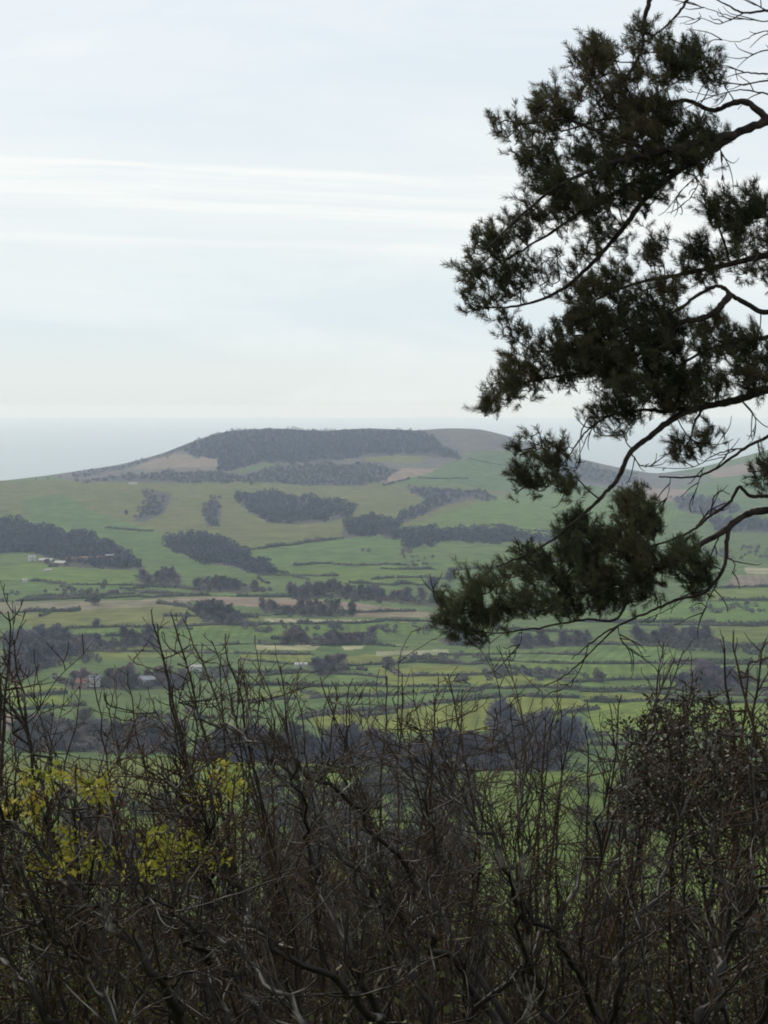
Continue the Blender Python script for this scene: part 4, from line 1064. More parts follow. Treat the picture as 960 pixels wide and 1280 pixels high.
def make_bough(B):
    limbs = Tubes()
    twigs = Tubes()
    nodes = []       # (point, radius) the twigs may spring from
    for pts, r0, r1 in B['limbs'] + B['bare']:
        q = []
        for p in pts:
            if p[0] == 'T': q.append(trunk_at(p[1]))
            else: q.append(pp(p[0] + pr.uniform(-.6, .6), p[1] + pr.uniform(-.6, .6), p[2]))
        S = spline(q, 7)
        n = len(S)
        S[1:-1] += pn.normal(size=(n - 2, 3)) * .0022
        rad = (r0 + (r1 - r0) * np.linspace(0, 1, n) ** .8) * PXM * .62 * (1 + .06 * pn.normal(size=n))
        bare = r0 < 3.1 and (pts, r0, r1) in B['bare']
        limbs.add(S, np.maximum(rad, .002), 8 if r0 > 4 else 5)
        if not bare:
            for a, r in zip(S[2:], rad[2:]): nodes.append(a)
        else:
            # bare twigs carry a few thin side twigs
            for k in range(pr.randint(3, 6)):
                i = pr.randint(1, n - 2)
                d = S[i + 1] - S[i]; d = d / (np.linalg.norm(d) + 1e-9)
                e = d + pn.normal(size=3) * .45
                L = pr.uniform(.06, .20)
                side_ = np.cross(e, pn.normal(size=3)); side_ /= np.linalg.norm(side_) + 1e-9
                c = [S[i], S[i] + e * L * .4 + side_ * L * .12, S[i] + e * L * .75 + side_ * L * .05, S[i] + e * L + side_ * L * -.12 + np.array([0, 0, pr.uniform(.0, .04)])]
                twigs.add(spline(c, 4), np.linspace(.0042, .0018, 13), 4)
    nodes = list(nodes)
    # tuft tips inside the traced foliage areas; join each to the nearest wood already grown
    tips = []
    for poly, cnt, dep in B['areas']:
        xs = [p[0] for p in poly]; ys = [p[1] for p in poly]
        nc = int(cnt * .40)
        while nc > 0:
            x = pr.uniform(min(xs), max(xs)); y = pr.uniform(min(ys), max(ys))
            if not in_poly(np.array([x]), np.array([y]), poly)[0]: continue
            nc -= 1
            c = pr.gauss(0, dep * .5)
            for _ in range(pr.randint(2, 4)):            # shoots stand in small bunches
                tips.append(np.array(pp(x + pr.gauss(0, 6), y + pr.gauss(0, 5), c + pr.gauss(0, .05))))
    N = np.array(nodes)
    order = np.argsort([np.min(np.linalg.norm(N - t, axis=1)) for t in tips])
    buf = np.zeros((len(nodes) + len(tips) * 6, 3)); buf[:len(nodes)] = N
    cntn = len(nodes)
    shoots = []
    for i in order:
        t = tips[i]
        d = np.linalg.norm(buf[:cntn] - t, axis=1) + .25 * np.maximum(0, buf[:cntn, 2] - t[2] - .05) + .12 * np.maximum(0, t[0] - buf[:cntn, 0])
        j = int(np.argmin(d))
        a = buf[j]
        L = np.linalg.norm(t - a)
        out = np.array([-.38, 0, .62]) + pn.normal(size=3) * np.array([.32, .38, .25])
        mid = (a + t) / 2 + np.array([0, 0, -.12 * L]) + pn.normal(size=3) * .08 * L
        end = t + out * .05
        S = spline([a, mid, t, end], 4)
        r0 = .0035 + .010 * min(L, .8)
        twigs.add(S, np.linspace(r0, .0022, len(S)), 4)
        for s in S[3:10:2]:
            buf[cntn] = s; cntn += 1
            if cntn >= len(buf): cntn -= 1
        dd = (end - mid); dd /= np.linalg.norm(dd) + 1e-9
        shoots.append((t - dd * .03, unit(dd * .6 + out)))
    # needles, brush-like round each shoot
    Vs = []
    for c, d in shoots:
        d = np.array(d)
        nsub = pr.randint(2, 3)
        for sidx in range(nsub):
            if sidx:
                d2 = d + pn.normal(size=3) * .6; d2 /= np.linalg.norm(d2)
                cc = c + pn.normal(size=3) * .034
            else:
                d2, cc = d, c
            nn = pr.randint(44, 64)
            L = pr.uniform(.06, .12)
            tpos = pn.rand(nn, 1) ** .8 * L
            B0 = cc + d2 * tpos
            rad = pn.normal(size=(nn, 3)); rad -= (rad @ d2)[:, None] * d2[None, :]
            rad /= np.linalg.norm(rad, axis=1)[:, None] + 1e-9
            nd = rad * pn.uniform(.45, 1.0, (nn, 1)) + d2 * .8
            nd /= np.linalg.norm(nd, axis=1)[:, None]
            ln = pn.uniform(.026, .050, (nn, 1))
            sd = np.cross(nd, pn.normal(size=(nn, 3))); sd /= np.linalg.norm(sd, axis=1)[:, None] + 1e-9
            w = .00155
            Vs.append(np.stack([B0 - sd * w, B0 + sd * w, B0 + nd * ln + sd * w * .5, B0 + nd * ln - sd * w * .5], 1).reshape(-1, 3))
    V = np.concatenate(Vs) - TO
    bo = limbs.build('bough', M['pinebark'], tree, TO)
    tw = twigs.build('twig_sprays', M['pinebark'], bo, TO)
    nd = np_mesh('needles', V, np.arange(len(V)).reshape(-1, 4), M[B.get('mat', 'needle')], bo)


for B in BOUGHS: make_bough(B)

# ------------------------------------------------------------------ shrubs in front
SHP = [dict(seg=.22, wob=.05, up=.05, taper=.30, start=.34, kids=5.2, ang=(.35, .85), ratio=.40, rr=.50),
       dict(seg=.14, wob=.10, up=.06, taper=.35, start=.12, kids=5.0, ang=(.35, .9), ratio=.46, rr=.55),
       dict(seg=.09, wob=.12, up=.09, taper=.5, start=.12, kids=4.5, ang=(.35, .9), ratio=.50, rr=.7),
       dict(seg=.06, wob=.12, up=.10, taper=.6, start=2, kids=0, ang=(.3, .8), ratio=.4, rr=.7, minr=.0024)]


def shrub(name, x, Y, ytop, nst, label, cat='shrub', group=None, seed=0, spread=.22, lean=(0, 0), rad=.022, twig='twig', leaf=None, leafn=0, leafsel=None, P=SHP, maxlev=3, leafsize=.03, hvar=(.72, 1.0)):
    rng = random.Random(seed * 17 + 3)
    X = (x - 480) / F * Y
    gz = float(ground_z(X, Y))
    top = at(x, ytop, Y)[2]
    H = max(top - gz, .8)
    root = empty(name, (X - lean[0] * H * .6, Y - lean[1] * H * .6, gz), label, cat, group)
    O = np.array(root.location)
    leaves = []
    stems = []
    for s in range(nst):
        a = rng.uniform(0, 6.283)
        sp = rng.uniform(.3, 1) * spread
        d = unit((math.cos(a) * sp + lean[0], math.sin(a) * sp + lean[1], 1))
        L = H * .8 * (hvar[1] if s == 0 else rng.uniform(*hvar))
        out = [[] for _ in range(4)]
        b0 = (O[0] + math.cos(a) * .12 * rng.random() * (1 + nst * .12), O[1] + math.sin(a) * .12, gz - .15)
        grow(rng, b0, d, L, rad * rng.uniform(.7, 1.25) * (.6 + .08 * H), 0, P, out, maxlev)
        stems.append(out)
    # the highest tips reach the height seen in the photo
    A = np.array([p for out in stems for lv in out for pts, rd in lv for p in pts]) - O
    fw = .8
    lo_, hi_ = .25, 3.0
    for _ in range(22):
        f = (lo_ + hi_) / 2
        row = np.sort(proj(O[0] + A[:, 0] * fw, O[1] + A[:, 1] * fw, gz + A[:, 2] * f)[1])
        if row[min(len(row) - 1, 6)] > ytop: lo_ = f
        else: hi_ = f
    for out in stems:
        for lv in range(4):
            out[lv] = [([(O[0] + (p[0] - O[0]) * fw, O[1] + (p[1] - O[1]) * fw, gz + (p[2] - gz) * f) for p in pts], rd) for pts, rd in out[lv]]
        t0, t1 = Tubes(), Tubes()
        for pts, rd in out[0]: t0.add(pts, rd, 7)
        for pts, rd in out[1]: t0.add(pts, rd, 5)
        nt_ = 0
        for lv in (2, 3):
            for pts, rd in out[lv]:
                t1.add(pts, rd, 3); nt_ += 1
        st = t0.build('stem', M['stem'], root, O)
        if nt_: t1.build('twig_crown', M[twig], st, O)
        if leaf:
            for lv in (1, 2, 3):
                for pts, rd in out[lv]:
                    for p in pts[1:]:
                        if rng.random() < leafn:
                            if leafsel:
                                qx, qy = proj(*p)
                                if not any(((qx - cx) / rx) ** 2 + ((qy - cy) / ry) ** 2 < 1 for cx, cy, rx, ry in leafsel): continue
                            leaves.append(p)
    if leaves:
        r = np.random.RandomState(seed)
        n = len(leaves)
        Pn = np.array(leaves) + r.normal(size=(n, 3)) * .015
        a = r.normal(size=(n, 3)); a[:, 2] -= .2; a /= np.linalg.norm(a, axis=1)[:, None]
        bb = np.cross(a, r.normal(size=(n, 3))); bb /= np.linalg.norm(bb, axis=1)[:, None]
        nn_ = np.cross(a, bb)
        s = leafsize * r.uniform(.6, 1.3, (n, 1))
        # pointed leaf folded on its midrib: base, side, tip, side
        V = np.stack([Pn, Pn + a * s * .8 + bb * s * .5 + nn_ * s * .18, Pn + a * s * 1.9, Pn + a * s * .8 - bb * s * .5 + nn_ * s * .18], 1).reshape(-1, 3) - O
        i = np.arange(n)[:, None] * 4
        T = np.concatenate([i + np.array([[0, 1, 2]]), i + np.array([[0, 2, 3]])])
        np_mesh('leaves', V, T, M[leaf], root)
    return root


TWP = [None,
       dict(seg=.05, wob=.15, up=.03, taper=.45, start=.15, kids=7.0, ang=(.35, 1.0), ratio=.45, rr=.75),
       dict(seg=.04, wob=.16, up=.06, taper=.6, start=.15, kids=7.0, ang=(.35, 1.0), ratio=.5, rr=.8),
       dict(seg=.03, wob=.12, up=.12, taper=.7, start=2, kids=0, ang=(.3, .8), ratio=.4, rr=.8, minr=.0027)]


def leaf_mesh(points, size, mat, root, O, seed):
    r = np.random.RandomState(seed)
    n = len(points)
    Pn = np.array(points) + r.normal(size=(n, 3)) * .015
    a = r.normal(size=(n, 3)); a[:, 2] -= .2; a /= np.linalg.norm(a, axis=1)[:, None]
    bb = np.cross(a, r.normal(size=(n, 3))); bb /= np.linalg.norm(bb, axis=1)[:, None]
    nn_ = np.cross(a, bb)
    z = size * r.uniform(.6, 1.3, (n, 1))
    # pointed leaf folded on its midrib: base, side, tip, side
    V = np.stack([Pn, Pn + a * z * .8 + bb * z * .5 + nn_ * z * .18, Pn + a * z * 1.9, Pn + a * z * .8 - bb * z * .5 + nn_ * z * .18], 1).reshape(-1, 3) - O
    i = np.arange(n)[:, None] * 4
    T = np.concatenate([i + np.array([[0, 1, 2]]), i + np.array([[0, 2, 3]])])
    return np_mesh('leaves', V, T, M[mat], root)


def tip_shrub(name, xb, Y, tips, fill, label, cat='shrub', seed=0, twig='twig', dens=1.0, long=1.0, r0=.016, leaf=None, leafn=0.0, leafsel=None, leafsize=.02, low=.4, maxlev=3, mains=4, leafrep=1):
    """many stemmed shrub: every stem rises from the stool at xb to a tip (photo x, y); fill = (n, x0, x1, y0, y1) adds lower tips"""
    rng = random.Random(seed * 31 + 7)
    xb += (rng.uniform(60, 190) if xb < 540 else rng.uniform(-170, 120)) if cat == 'shrub' else 0
    Xb = (xb - 480) / F * Y
    gz = float(ground_z(Xb, Y))
    root = empty(name, (Xb, Y, gz), label, cat)
    O = np.array(root.location)
    tips = list(tips)
    for _ in range(fill[0]):
        tips.append((rng.uniform(fill[1], fill[2]), fill[3] + (fill[4] - fill[3]) * rng.random() ** .8))
    leaves = []
    P3 = [np.array(at(a_, b_, Y + rng.gauss(0, .045 * Y))) for a_, b_ in tips]
    # a few arching main stems, then every other tip forks off the nearest wood
    nm = min(len(P3), mains)
    first = P3[:nm]
    rest = sorted(P3[nm:], key=lambda t: t[2])
    stems = []
    buf, sid, brad = [], [], []

    def lay(S, R, k):
        stems[k].append((S, R))
        for a_, r_ in zip(S[1:], R[1:]):
            buf.append(a_); sid.append(k); brad.append(r_)
    for k, T in enumerate(first):
        b0 = O + np.array([rng.gauss(0, .15), rng.gauss(0, .15), -.12])
        dx = T - b0
        arch = rng.uniform(-.25, .40)
        m1 = b0 + dx * .33 + np.array([dx[0] * arch + rng.gauss(0, .14), rng.gauss(0, .14), 0])
        m2 = b0 + dx * .68 + np.array([dx[0] * arch + rng.gauss(0, .14), rng.gauss(0, .12), 0])
        S = spline([b0, m1, m2, T], 12)
        n = len(S)
        wob = np.cumsum(np.array([[rng.gauss(0, 1), rng.gauss(0, 1), rng.gauss(0, .3)] for _ in range(n)]), 0) * .010
        wob -= np.linspace(0, 1, n)[:, None] * wob[-1]
        stems.append([])
        lay(S + wob, r0 * rng.uniform(.8, 1.3) * np.linspace(1, .0, n) ** .85 + .0030, k)
    for T in rest:
        B_ = np.array(buf)
        dv = T - B_
        dist = np.linalg.norm(dv, axis=1)
        cost = dist + 1.2 * np.maximum(0, .25 * dist - dv[:, 2]) + np.where(dist < .12, .5, 0)
        q = int(np.argmin(cost + np.array([rng.random() * .25 for _ in range(len(cost))]) if len(cost) < 400 else cost))
        a_ = B_[q]
        Ld = dist[q]
        side = np.array([dv[q][0], dv[q][1], 0])
        mid = a_ + dv[q] * .5 + side * rng.uniform(-.05, .30) + np.array([rng.gauss(0, .10), rng.gauss(0, .10), -.05]) * Ld
        S = spline([a_, mid, T], 8)
        n = len(S)
        S[1:-1] += np.array([[rng.gauss(0, 1), rng.gauss(0, 1), rng.gauss(0, .5)] for _ in range(n - 2)]) * .011 * min(1, Ld)
        rb = min(brad[q] * .8, .004 + .007 * Ld)
        lay(S, np.linspace(max(rb, .004), .0032, n), sid[q])
    for k, parts_ in enumerate(stems):
        st, tw = Tubes(), Tubes()
        for S, R in parts_:
            st.add(S, R, 6)
            n = len(S)
            seglen = np.linalg.norm(np.diff(S, axis=0), axis=1)
            out = [[] for _ in range(4)]
            i0 = int(n * low) if len(S) > 30 else 2
            for i in range(i0, n - 1):
                f = (i - i0) / max(1, n - i0)
                cnt = seglen[i] / .066 * dens
                c = int(cnt) + (rng.random() < cnt - int(cnt))
                d = (S[i + 1] - S[i]) / (seglen[i] + 1e-9)
                for _ in range(c):
                    a = rng.uniform(0, 6.283)
                    q = S[i] + (S[i + 1] - S[i]) * rng.random()
                    w_ = rng.uniform(.4, 1.1)
                    e = unit((d[0] * .8 + math.cos(a) * w_, d[1] * .8 + math.sin(a) * w_, d[2] * .8 + rng.uniform(-.25, .25)))
                    grow(rng, tuple(q), e, rng.uniform(.07, .42) * long * (1.0 - .6 * f), max(R[i] * .5, .0028), 1, TWP, out, maxlev)
            for lv in (1, 2, 3):
                for pts, rd in out[lv]: tw.add(pts, rd, 4 if lv == 1 else 3)
            if leaf:
                for lv in (1, 2, 3):
                    for pts, rd in out[lv]:
                        for p in pts[1:]:
                            for _ in range(leafrep):
                                if rng.random() < leafn:
                                    if leafsel:
                                        qx, qy = proj(*p)
                                        if not any(((qx - cx) / rx) ** 2 + ((qy - cy) / ry) ** 2 < 1 for cx, cy, rx, ry in leafsel): continue
                                    leaves.append(p)
        so_ = st.build('stem', M['stem' if k % 2 == 0 else twig], root, O)
        if tw.n: tw.build('twig_crown', M[twig], so_, O)
    if leaves: leaf_mesh(leaves, leafsize, leaf, root, O, seed)
    return root


tip_shrub('bare_shrub', 5, 9.0, [(10, 764), (-6, 775), (18, 800), (2, 820), (26, 850), (-20, 790)], (41, -85, 70, 830, 1090), 'tall brown twiggy shrub crowding the left edge', seed=1, dens=1.5, long=.7)
tip_shrub('bare_shrub', 235, 12.5, [(189, 762), (197, 780), (214, 766), (229, 774), (206, 802), (238, 806), (180, 812), (222, 830), (248, 822)], (31, 125, 290, 830, 1090), 'tallest bare shrub with upright twigs above the fields', seed=2, dens=1.1, long=.8)
tip_shrub('bare_shrub', 295, 14.0, [(264, 800), (282, 792), (276, 820), (298, 825), (258, 840)], (31, 215, 355, 845, 1100), 'slim bare shrub just right of the tallest one', seed=3, dens=1.0, long=.8)
tip_shrub('bare_shrub', 130, 15.0, [(100, 858), (118, 845), (146, 852), (160, 838), (84, 872)], (36, 35, 215, 865, 1120), 'bare shrub in front of the white cottage', seed=4, dens=.9)
tip_shrub('bare_shrub', 370, 14.0, [(328, 850), (350, 832), (366, 848), (340, 868), (384, 858), (318, 872)], (41, 275, 445, 870, 1130), 'bare forking shrub below the small pale barn', seed=5, dens=.9)
tip_shrub('bare_shrub', 430, 15.0, [(400, 846), (420, 852), (441, 848), (410, 870), (452, 866)], (41, 360, 505, 870, 1130), 'bare shrub with reddish tips before the light fields', seed=6, dens=1.0)
tip_shrub('bare_shrub', 500, 13.5, [(482, 846), (503, 842), (516, 862), (490, 872), (530, 872)], (41, 435, 575, 880, 1140), 'thin bare shrub below the yellow green fields', seed=7, dens=.9)
tip_shrub('bare_shrub', 570, 14.5, [(548, 846), (560, 842), (578, 862), (542, 868), (598, 880)], (41, 500, 650, 885, 1140), 'bare shrub whose tips cross the long straight hedge', seed=8, dens=1.0)
tip_shrub('bare_shrub', 650, 15.0, [(622, 890), (640, 878), (664, 888), (682, 896)], (41, 575, 725, 900, 1150), 'bare shrub before the tall blue grey trees', seed=9, dens=1.1)
tip_shrub('bare_shrub', 715, 15.5, [(700, 880), (716, 892), (732, 905), (690, 905)], (36, 650, 790, 915, 1160), 'bare shrub under the drooping bough tips', seed=10, dens=.9)
tip_shrub('bare_shrub', 785, 14.0, [(762, 880), (777, 868), (800, 895), (786, 915)], (41, 720, 860, 925, 1170), 'sparse shrub before the bright green field', seed=11, dens=.9)
tip_shrub('bare_shrub', 850, 12.0, [(830, 802), (842, 826), (855, 812), (866, 838), (848, 850), (824, 840)], (26, 790, 910, 850, 1090), 'bare shrub rising behind the dense dark bush', seed=12, dens=1.0, long=.8)
tip_shrub('bare_shrub', 950, 10.0, [(904, 796), (917, 790), (958, 798), (935, 830), (968, 815), (985, 800), (925, 845), (948, 850)], (31, 875, 1035, 850, 1090), 'coarse shrub with knobbly tips at the right edge', seed=13, dens=1.2, long=.6, r0=.022)
tip_shrub('dense_bush', 885, 11.0, [(826, 890), (840, 872), (854, 858), (868, 866), (880, 880), (900, 892), (918, 905), (940, 915), (808, 920)], (150, 795, 975, 888, 1035), 'dense dark bush with small dull leaves at the right', 'bush', seed=31, dens=1.9, long=.75, leaf='gleaf', leafn=.8, leafrep=2, leafsize=.0145, low=.35, mains=9)
# shrubs carrying young yellow leaves
tip_shrub('leafy_shrub', 110, 8.8, [(20, 962), (60, 948), (96, 955), (128, 965), (40, 985), (150, 990), (8, 990)], (95, -45, 285, 960, 1095), 'shrub with young yellow green leaves at the lower left', seed=41, dens=.8, leaf='yleaf', leafn=.85, leafrep=3, mains=7,
          leafsel=[(62, 972, 50, 12), (28, 1012, 34, 16), (120, 992, 28, 18), (70, 1040, 40, 8), (95, 1074, 75, 17), (215, 1072, 66, 22), (150, 1078, 50, 14), (215, 1050, 30, 14)], leafsize=.0175)
tip_shrub('leafy_shrub', 290, 9.4, [(318, 945), (300, 950), (262, 965), (236, 975), (280, 960)], (15, 195, 335, 960, 1140), 'slender shrub with bright yellow leaf sprays at its tip', seed=42, dens=.9, leaf='yleaf', leafn=.9, leafrep=3,
          leafsel=[(262, 984, 46, 24), (300, 956, 24, 16)], leafsize=.0175)
tip_shrub('leafy_shrub', 70, 9.0, [(30, 1130), (110, 1140), (150, 1165), (60, 1155)], (34, -40, 190, 1140, 1290), 'low shrub with dull olive green leaves in the bottom left corner', seed=43, dens=.9, leaf='oleaf', leafn=.6, leafrep=2, leafsize=.013)

# leaning saplings whose bare stems, streaked with painted highlights, cross the lower part of the picture
SAP = [
    ([(560, 1420), (480, 1285), (430, 1230), (335, 1172), (292, 1110), (250, 1040), (215, 980)], 8.4, 7, 'leaning sapling with painted pale glints on its stem at the bottom centre left'),
    ([(300, 1420), (235, 1290), (190, 1212), (110, 1132), (40, 1052), (-20, 1000)], 8.0, 9, 'thick dark sapling leaning left across the lower left corner'),
    ([(520, 1400), (478, 1290), (440, 1190), (400, 1110), (380, 1040), (372, 960)], 9.0, 7, 'upright sapling with a bright painted glint on its bark left of centre'),
    ([(120, 1400), (60, 1260), (0, 1190), (-60, 1150)], 8.2, 6, 'low stem slanting out of the bottom left corner'),
    ([(840, 1420), (885, 1270), (905, 1190), (935, 1130), (980, 1080)], 8.6, 9, 'dark sapling leaning right at the lower right'),
    ([(420, 1400), (330, 1275), (270, 1210), (215, 1155), (150, 1080), (60, 960), (10, 890)], 8.8, 6, 'long thin sapling leaning left behind the yellow leaves'),
    ([(720, 1400), (690, 1280), (655, 1160), (620, 1060), (560, 990), (500, 930)], 9.4, 6, 'sapling bending left through the brown tangle right of centre'),
    ([(640, 1400), (660, 1250), (650, 1130), (655, 1020), (640, 950)], 9.2, 5, 'thin upright sapling in the middle of the tangle'),
    ([(700, 1420), (760, 1280), (790, 1180), (830, 1100), (850, 1020)], 9.0, 6, 'sapling leaning right below the dense dark bush'),
    ([(600, 1420), (540, 1290), (520, 1180), (545, 1080), (530, 1000)], 8.8, 5, 'wavy sapling just right of the stem with painted glints'),
    ([(420, 1400), (372, 1270), (300, 1195), (225, 1150), (170, 1120)], 7.6, 6, 'dark sapling forking below the end of the yellow leaves'),
    ([(200, 1400), (150, 1300), (118, 1220), (60, 1165), (0, 1140)], 7.4, 7, 'heavy dark stem low in the left corner above the slanting one'),
    ([(690, 1400), (610, 1260), (540, 1180), (470, 1120), (400, 1020), (360, 950)], 9.8, 7, 'long dark sapling leaning left across the middle of the tangle'),
    ([(800, 1400), (745, 1270), (700, 1180), (640, 1110), (590, 1030)], 9.6, 6, 'dark sapling leaning left just right of the middle'),
    ([(900, 1420), (960, 1270), (945, 1180), (900, 1100), (890, 1030)], 9.4, 7, 'crooked dark sapling beneath the dense bush'),
    ([(560, 1400), (600, 1260), (690, 1160), (740, 1060), (760, 980)], 9.9, 5, 'slim dark sapling leaning right toward the bright field'),
    ([(330, 1420), (280, 1270), (265, 1180), (275, 1090), (250, 1010)], 8.6, 6, 'dark sapling rising upright through the yellow leaves'),
    ([(700, 1420), (600, 1230), (520, 1100), (440, 1008), (350, 950), (270, 905), (228, 880)], 11.2, 5, 'long slanting dark sapling whose tip crosses the dark tree belt'),
]
for k, (pts, Y, rpx, label) in enumerate(SAP):
    rng = random.Random(900 + k)
    P0 = [at(x, y, Y + .25 * math.sin(i * 1.7 + k)) for i, (x, y) in enumerate(pts)]
    X0, Y0 = P0[0][0] - (P0[1][0] - P0[0][0]) * .5, P0[0][1]
    gz = float(ground_z(X0, Y0))
    root = empty('leaning_sapling', (X0, Y0, gz), label, 'sapling')
    O = np.array(root.location)
    S = spline([(X0, Y0, gz - .15)] + P0, 6)
    n = len(S)
    S[1:-1] += np.random.RandomState(k).normal(size=(n - 2, 3)) * .018
    r0 = rpx * Y / F * .85
    R = r0 * np.linspace(1.3, .22, n)
    st = Tubes(); st.add(S, R, 8)
    tw = Tubes()
    out = [[] for _ in range(4)]
    for i in range(n // 3, n):
        for _ in range(2):
            d = S[min(i, n - 2) + 1] - S[min(i, n - 2)]; d = d / np.linalg.norm(d)
            e = unit((d[0] + rng.gauss(0, .6), d[1] + rng.gauss(0, .6), d[2] + rng.gauss(.25, .5)))
            grow(rng, tuple(S[i]), e, rng.uniform(.15, .6), max(R[i] * .3, .0032), 1, TWP, out, 3)
    for pts_, rd in out[1]: st.add(pts_, rd, 5)
    for lv in (2, 3):
        for pts_, rd in out[lv]: tw.add(pts_, rd, 3)
    s_ = st.build('stem', M['stem'], root, O)
    tw.build('twig_crown', M['twig'], s_, O)

# thicket behind: more leafless shrubs, then leafless trees lower down the slope
fr = random.Random(77)
THP = [dict(seg=.3, wob=.10, up=.035, taper=.30, start=.3, kids=3.2, ang=(.35, .85), ratio=.44, rr=.5),
       dict(seg=.2, wob=.10, up=.06, taper=.35, start=.1, kids=4.0, ang=(.35, .9), ratio=.46, rr=.55),
       dict(seg=.14, wob=.12, up=.09, taper=.5, start=.1, kids=3.4, ang=(.35, .9), ratio=.55, rr=.7),
       dict(seg=.10, wob=.12, up=.1, taper=.6, start=2, kids=0, ang=(.3, .8), ratio=.4, rr=.7, minr=.0042)]


def place_copy(src, x, Y, ytop, H0, wide=1.0):
    o = copy_tree(src)
    X = (x - 480) / F * Y
    gz = float(ground_z(X, Y))
    f = max(at(x, ytop, Y)[2] - gz, 1.0) / H0
    o.location = (X, Y, gz)
    o.rotation_euler = (0, 0, fr.uniform(0, 6.283))
    o.scale = (f * wide, f * wide, f)
    return o


def stand(n_proto, spots, name, label, cat, group, twigs, seed, **kw):
    """a few plants grown, then copied over the spots (x, Y, ytop)"""
    protos = []
    for i, (x, Y, yt) in enumerate(spots):
        if any(a < x < b for a, b in ((615, 690), (875, 940), (255, 305), (10, 50))): yt += 150       # thinner places where the meadow shows
        if i < n_proto:
            o = shrub(name, x, Y, yt, kw['nst'], label, cat, group, seed=seed + i, spread=kw['spread'], lean=(fr.uniform(-1, 1) * kw.get('lean', 0), fr.uniform(-1, 1) * kw.get('lean', 0)), rad=kw['rad'], twig=twigs[i % 2], P=kw['P'], hvar=kw['hvar'])
            X = (x - 480) / F * Y
            protos.append((o, at(x, yt, Y)[2] - float(ground_z(X, Y))))
        else:
            o, h0 = protos[fr.randrange(n_proto)]
            place_copy(o, x, Y, yt, h0, fr.uniform(.9, 1.2))


spots = []
for Y0, y0, n in ((14, 1010, 10), (18, 945, 15), (24, 955, 15), (30, 970, 14)):
    for i in range(n):
        x = -60 + (i + fr.uniform(.15, .85)) * 1080 / n
        spots.append((x, Y0 + fr.uniform(-2, 2.5), y0 + fr.uniform(-25, 40)))
fr.shuffle(spots)
stand(7, spots, 'bare_shrub', 'dark leafless shrub in the brown thicket filling the lower part', 'shrub', 'leafless shrubs of the brown thicket', ('twig', 'greytwig'), 200,
      lean=.45, nst=8, spread=.42, rad=.017, P=THP, hvar=(.55, 1.0))
TRP = [dict(seg=.8, wob=.06, up=.02, taper=.25, start=.15, kids=2.0, ang=(.4, .95), ratio=.45, rr=.5),
       dict(seg=.5, wob=.10, up=.05, taper=.3, start=.10, kids=2.6, ang=(.35, .9), ratio=.5, rr=.55),
       dict(seg=.32, wob=.12, up=.06, taper=.4, start=.08, kids=3.0, ang=(.35, .9), ratio=.5, rr=.6),
       dict(seg=.25, wob=.12, up=.08, taper=.6, start=2, kids=0, ang=(.3, .8), ratio=.4, rr=.7, minr=.012)]
spots = []
for Y0, y0, n in ((46, 1030, 10), (64, 1000, 12), (85, 1000, 13)):
    for i in range(n):
        x = -80 + (i + fr.uniform(.2, .8)) * 1120 / n
        spots.append((x, Y0 + fr.uniform(-7, 9), y0 + fr.uniform(-25, 50)))
fr.shuffle(spots)
stand(5, spots, 'bare_tree', 'leafless tree lower down the slope behind the shrubs', 'tree', 'leafless trees lower down the slope', ('greytwig', 'twig'), 400,
      nst=2, spread=.18, rad=.085, P=TRP, hvar=(.75, 1.0))


# brambles that nobody could count, low on the slope
def undergrowth():
    """brambles, dead leaves and broken bits of twig hung through the lower shrubs"""
    r = np.random.RandomState(3)
    n = 150000
    Y = 9.5 + 48 * r.rand(n) ** 1.2
    X = (r.rand(n) * 2 - 1) * (.22 * Y + 1)
    g = ground_z(X, Y)
    lump = np.clip(vnoise(X / 1.3, Y / 1.3, 31) + .5 + .6 * vnoise(X / .4, Y / .5, 32), .05, 1.2)
    hmax = (.125 * Y + 1.5) * (.35 + .75 * lump)
    col = 480 + F * X / Y
    for a_, b_ in ((585, 705), (850, 950), (245, 315), (0, 60)): hmax = np.where((col > a_) & (col < b_), hmax * .7, hmax)
    Z = g + hmax * r.rand(n) ** 1.1
    P = np.stack([X, Y, Z], 1)
    D = r.normal(size=(n, 3)); D /= np.linalg.norm(D, axis=1)[:, None]
    size = .011 + .0010 * Y
    asp = np.where(r.rand(n, 1) < .45, 3.2, 1.0)            # some are bits of twig, some leaves
    a = D; bv = np.cross(D, r.normal(size=(n, 3))); bv /= np.linalg.norm(bv, axis=1)[:, None]
    z = size[:, None] * r.uniform(.6, 1.4, (n, 1))
    a = a * z * asp; bv = bv * z * np.where(asp > 2, .3, .8)
    V = np.stack([P - a, P - a * .1 + bv, P + a, P - a * .2 - bv], 1).reshape(-1, 3)
    tag(np_mesh('undergrowth', V, np.arange(4 * n).reshape(-1, 4), M['bramble']), 'dark tangle of brambles and dead leaves covering the slope among the shrubs', 'undergrowth', kind='stuff')


undergrowth()

# ------------------------------------------------------------------ haze: real air, one closed box
v, f = box(-21500, 21500, -300, 38500, SEA - 30, 161)
hz = link_mesh('haze', v, f, bpy.data.materials.new('thin_haze'))
tag(hz, 'pale blue haze hanging in the air over the vale', 'haze', kind='stuff')
hm = hz.data.materials[0]
hm.use_nodes = True
nt = hm.node_tree
nt.nodes.clear()
mo = nt.nodes.new('ShaderNodeOutputMaterial')
pv = nt.nodes.new('ShaderNodeVolumePrincipled')
pv.inputs['Color'].default_value = (.60, .76, 1.0, 1)
pv.inputs['Absorption Color'].default_value = (1, 1, 1, 1)
pv.inputs['Density'].default_value = 7.6e-5
pv.inputs['Anisotropy'].default_value = .12
nt.links.new(pv.outputs['Volume'], mo.inputs['Volume'])

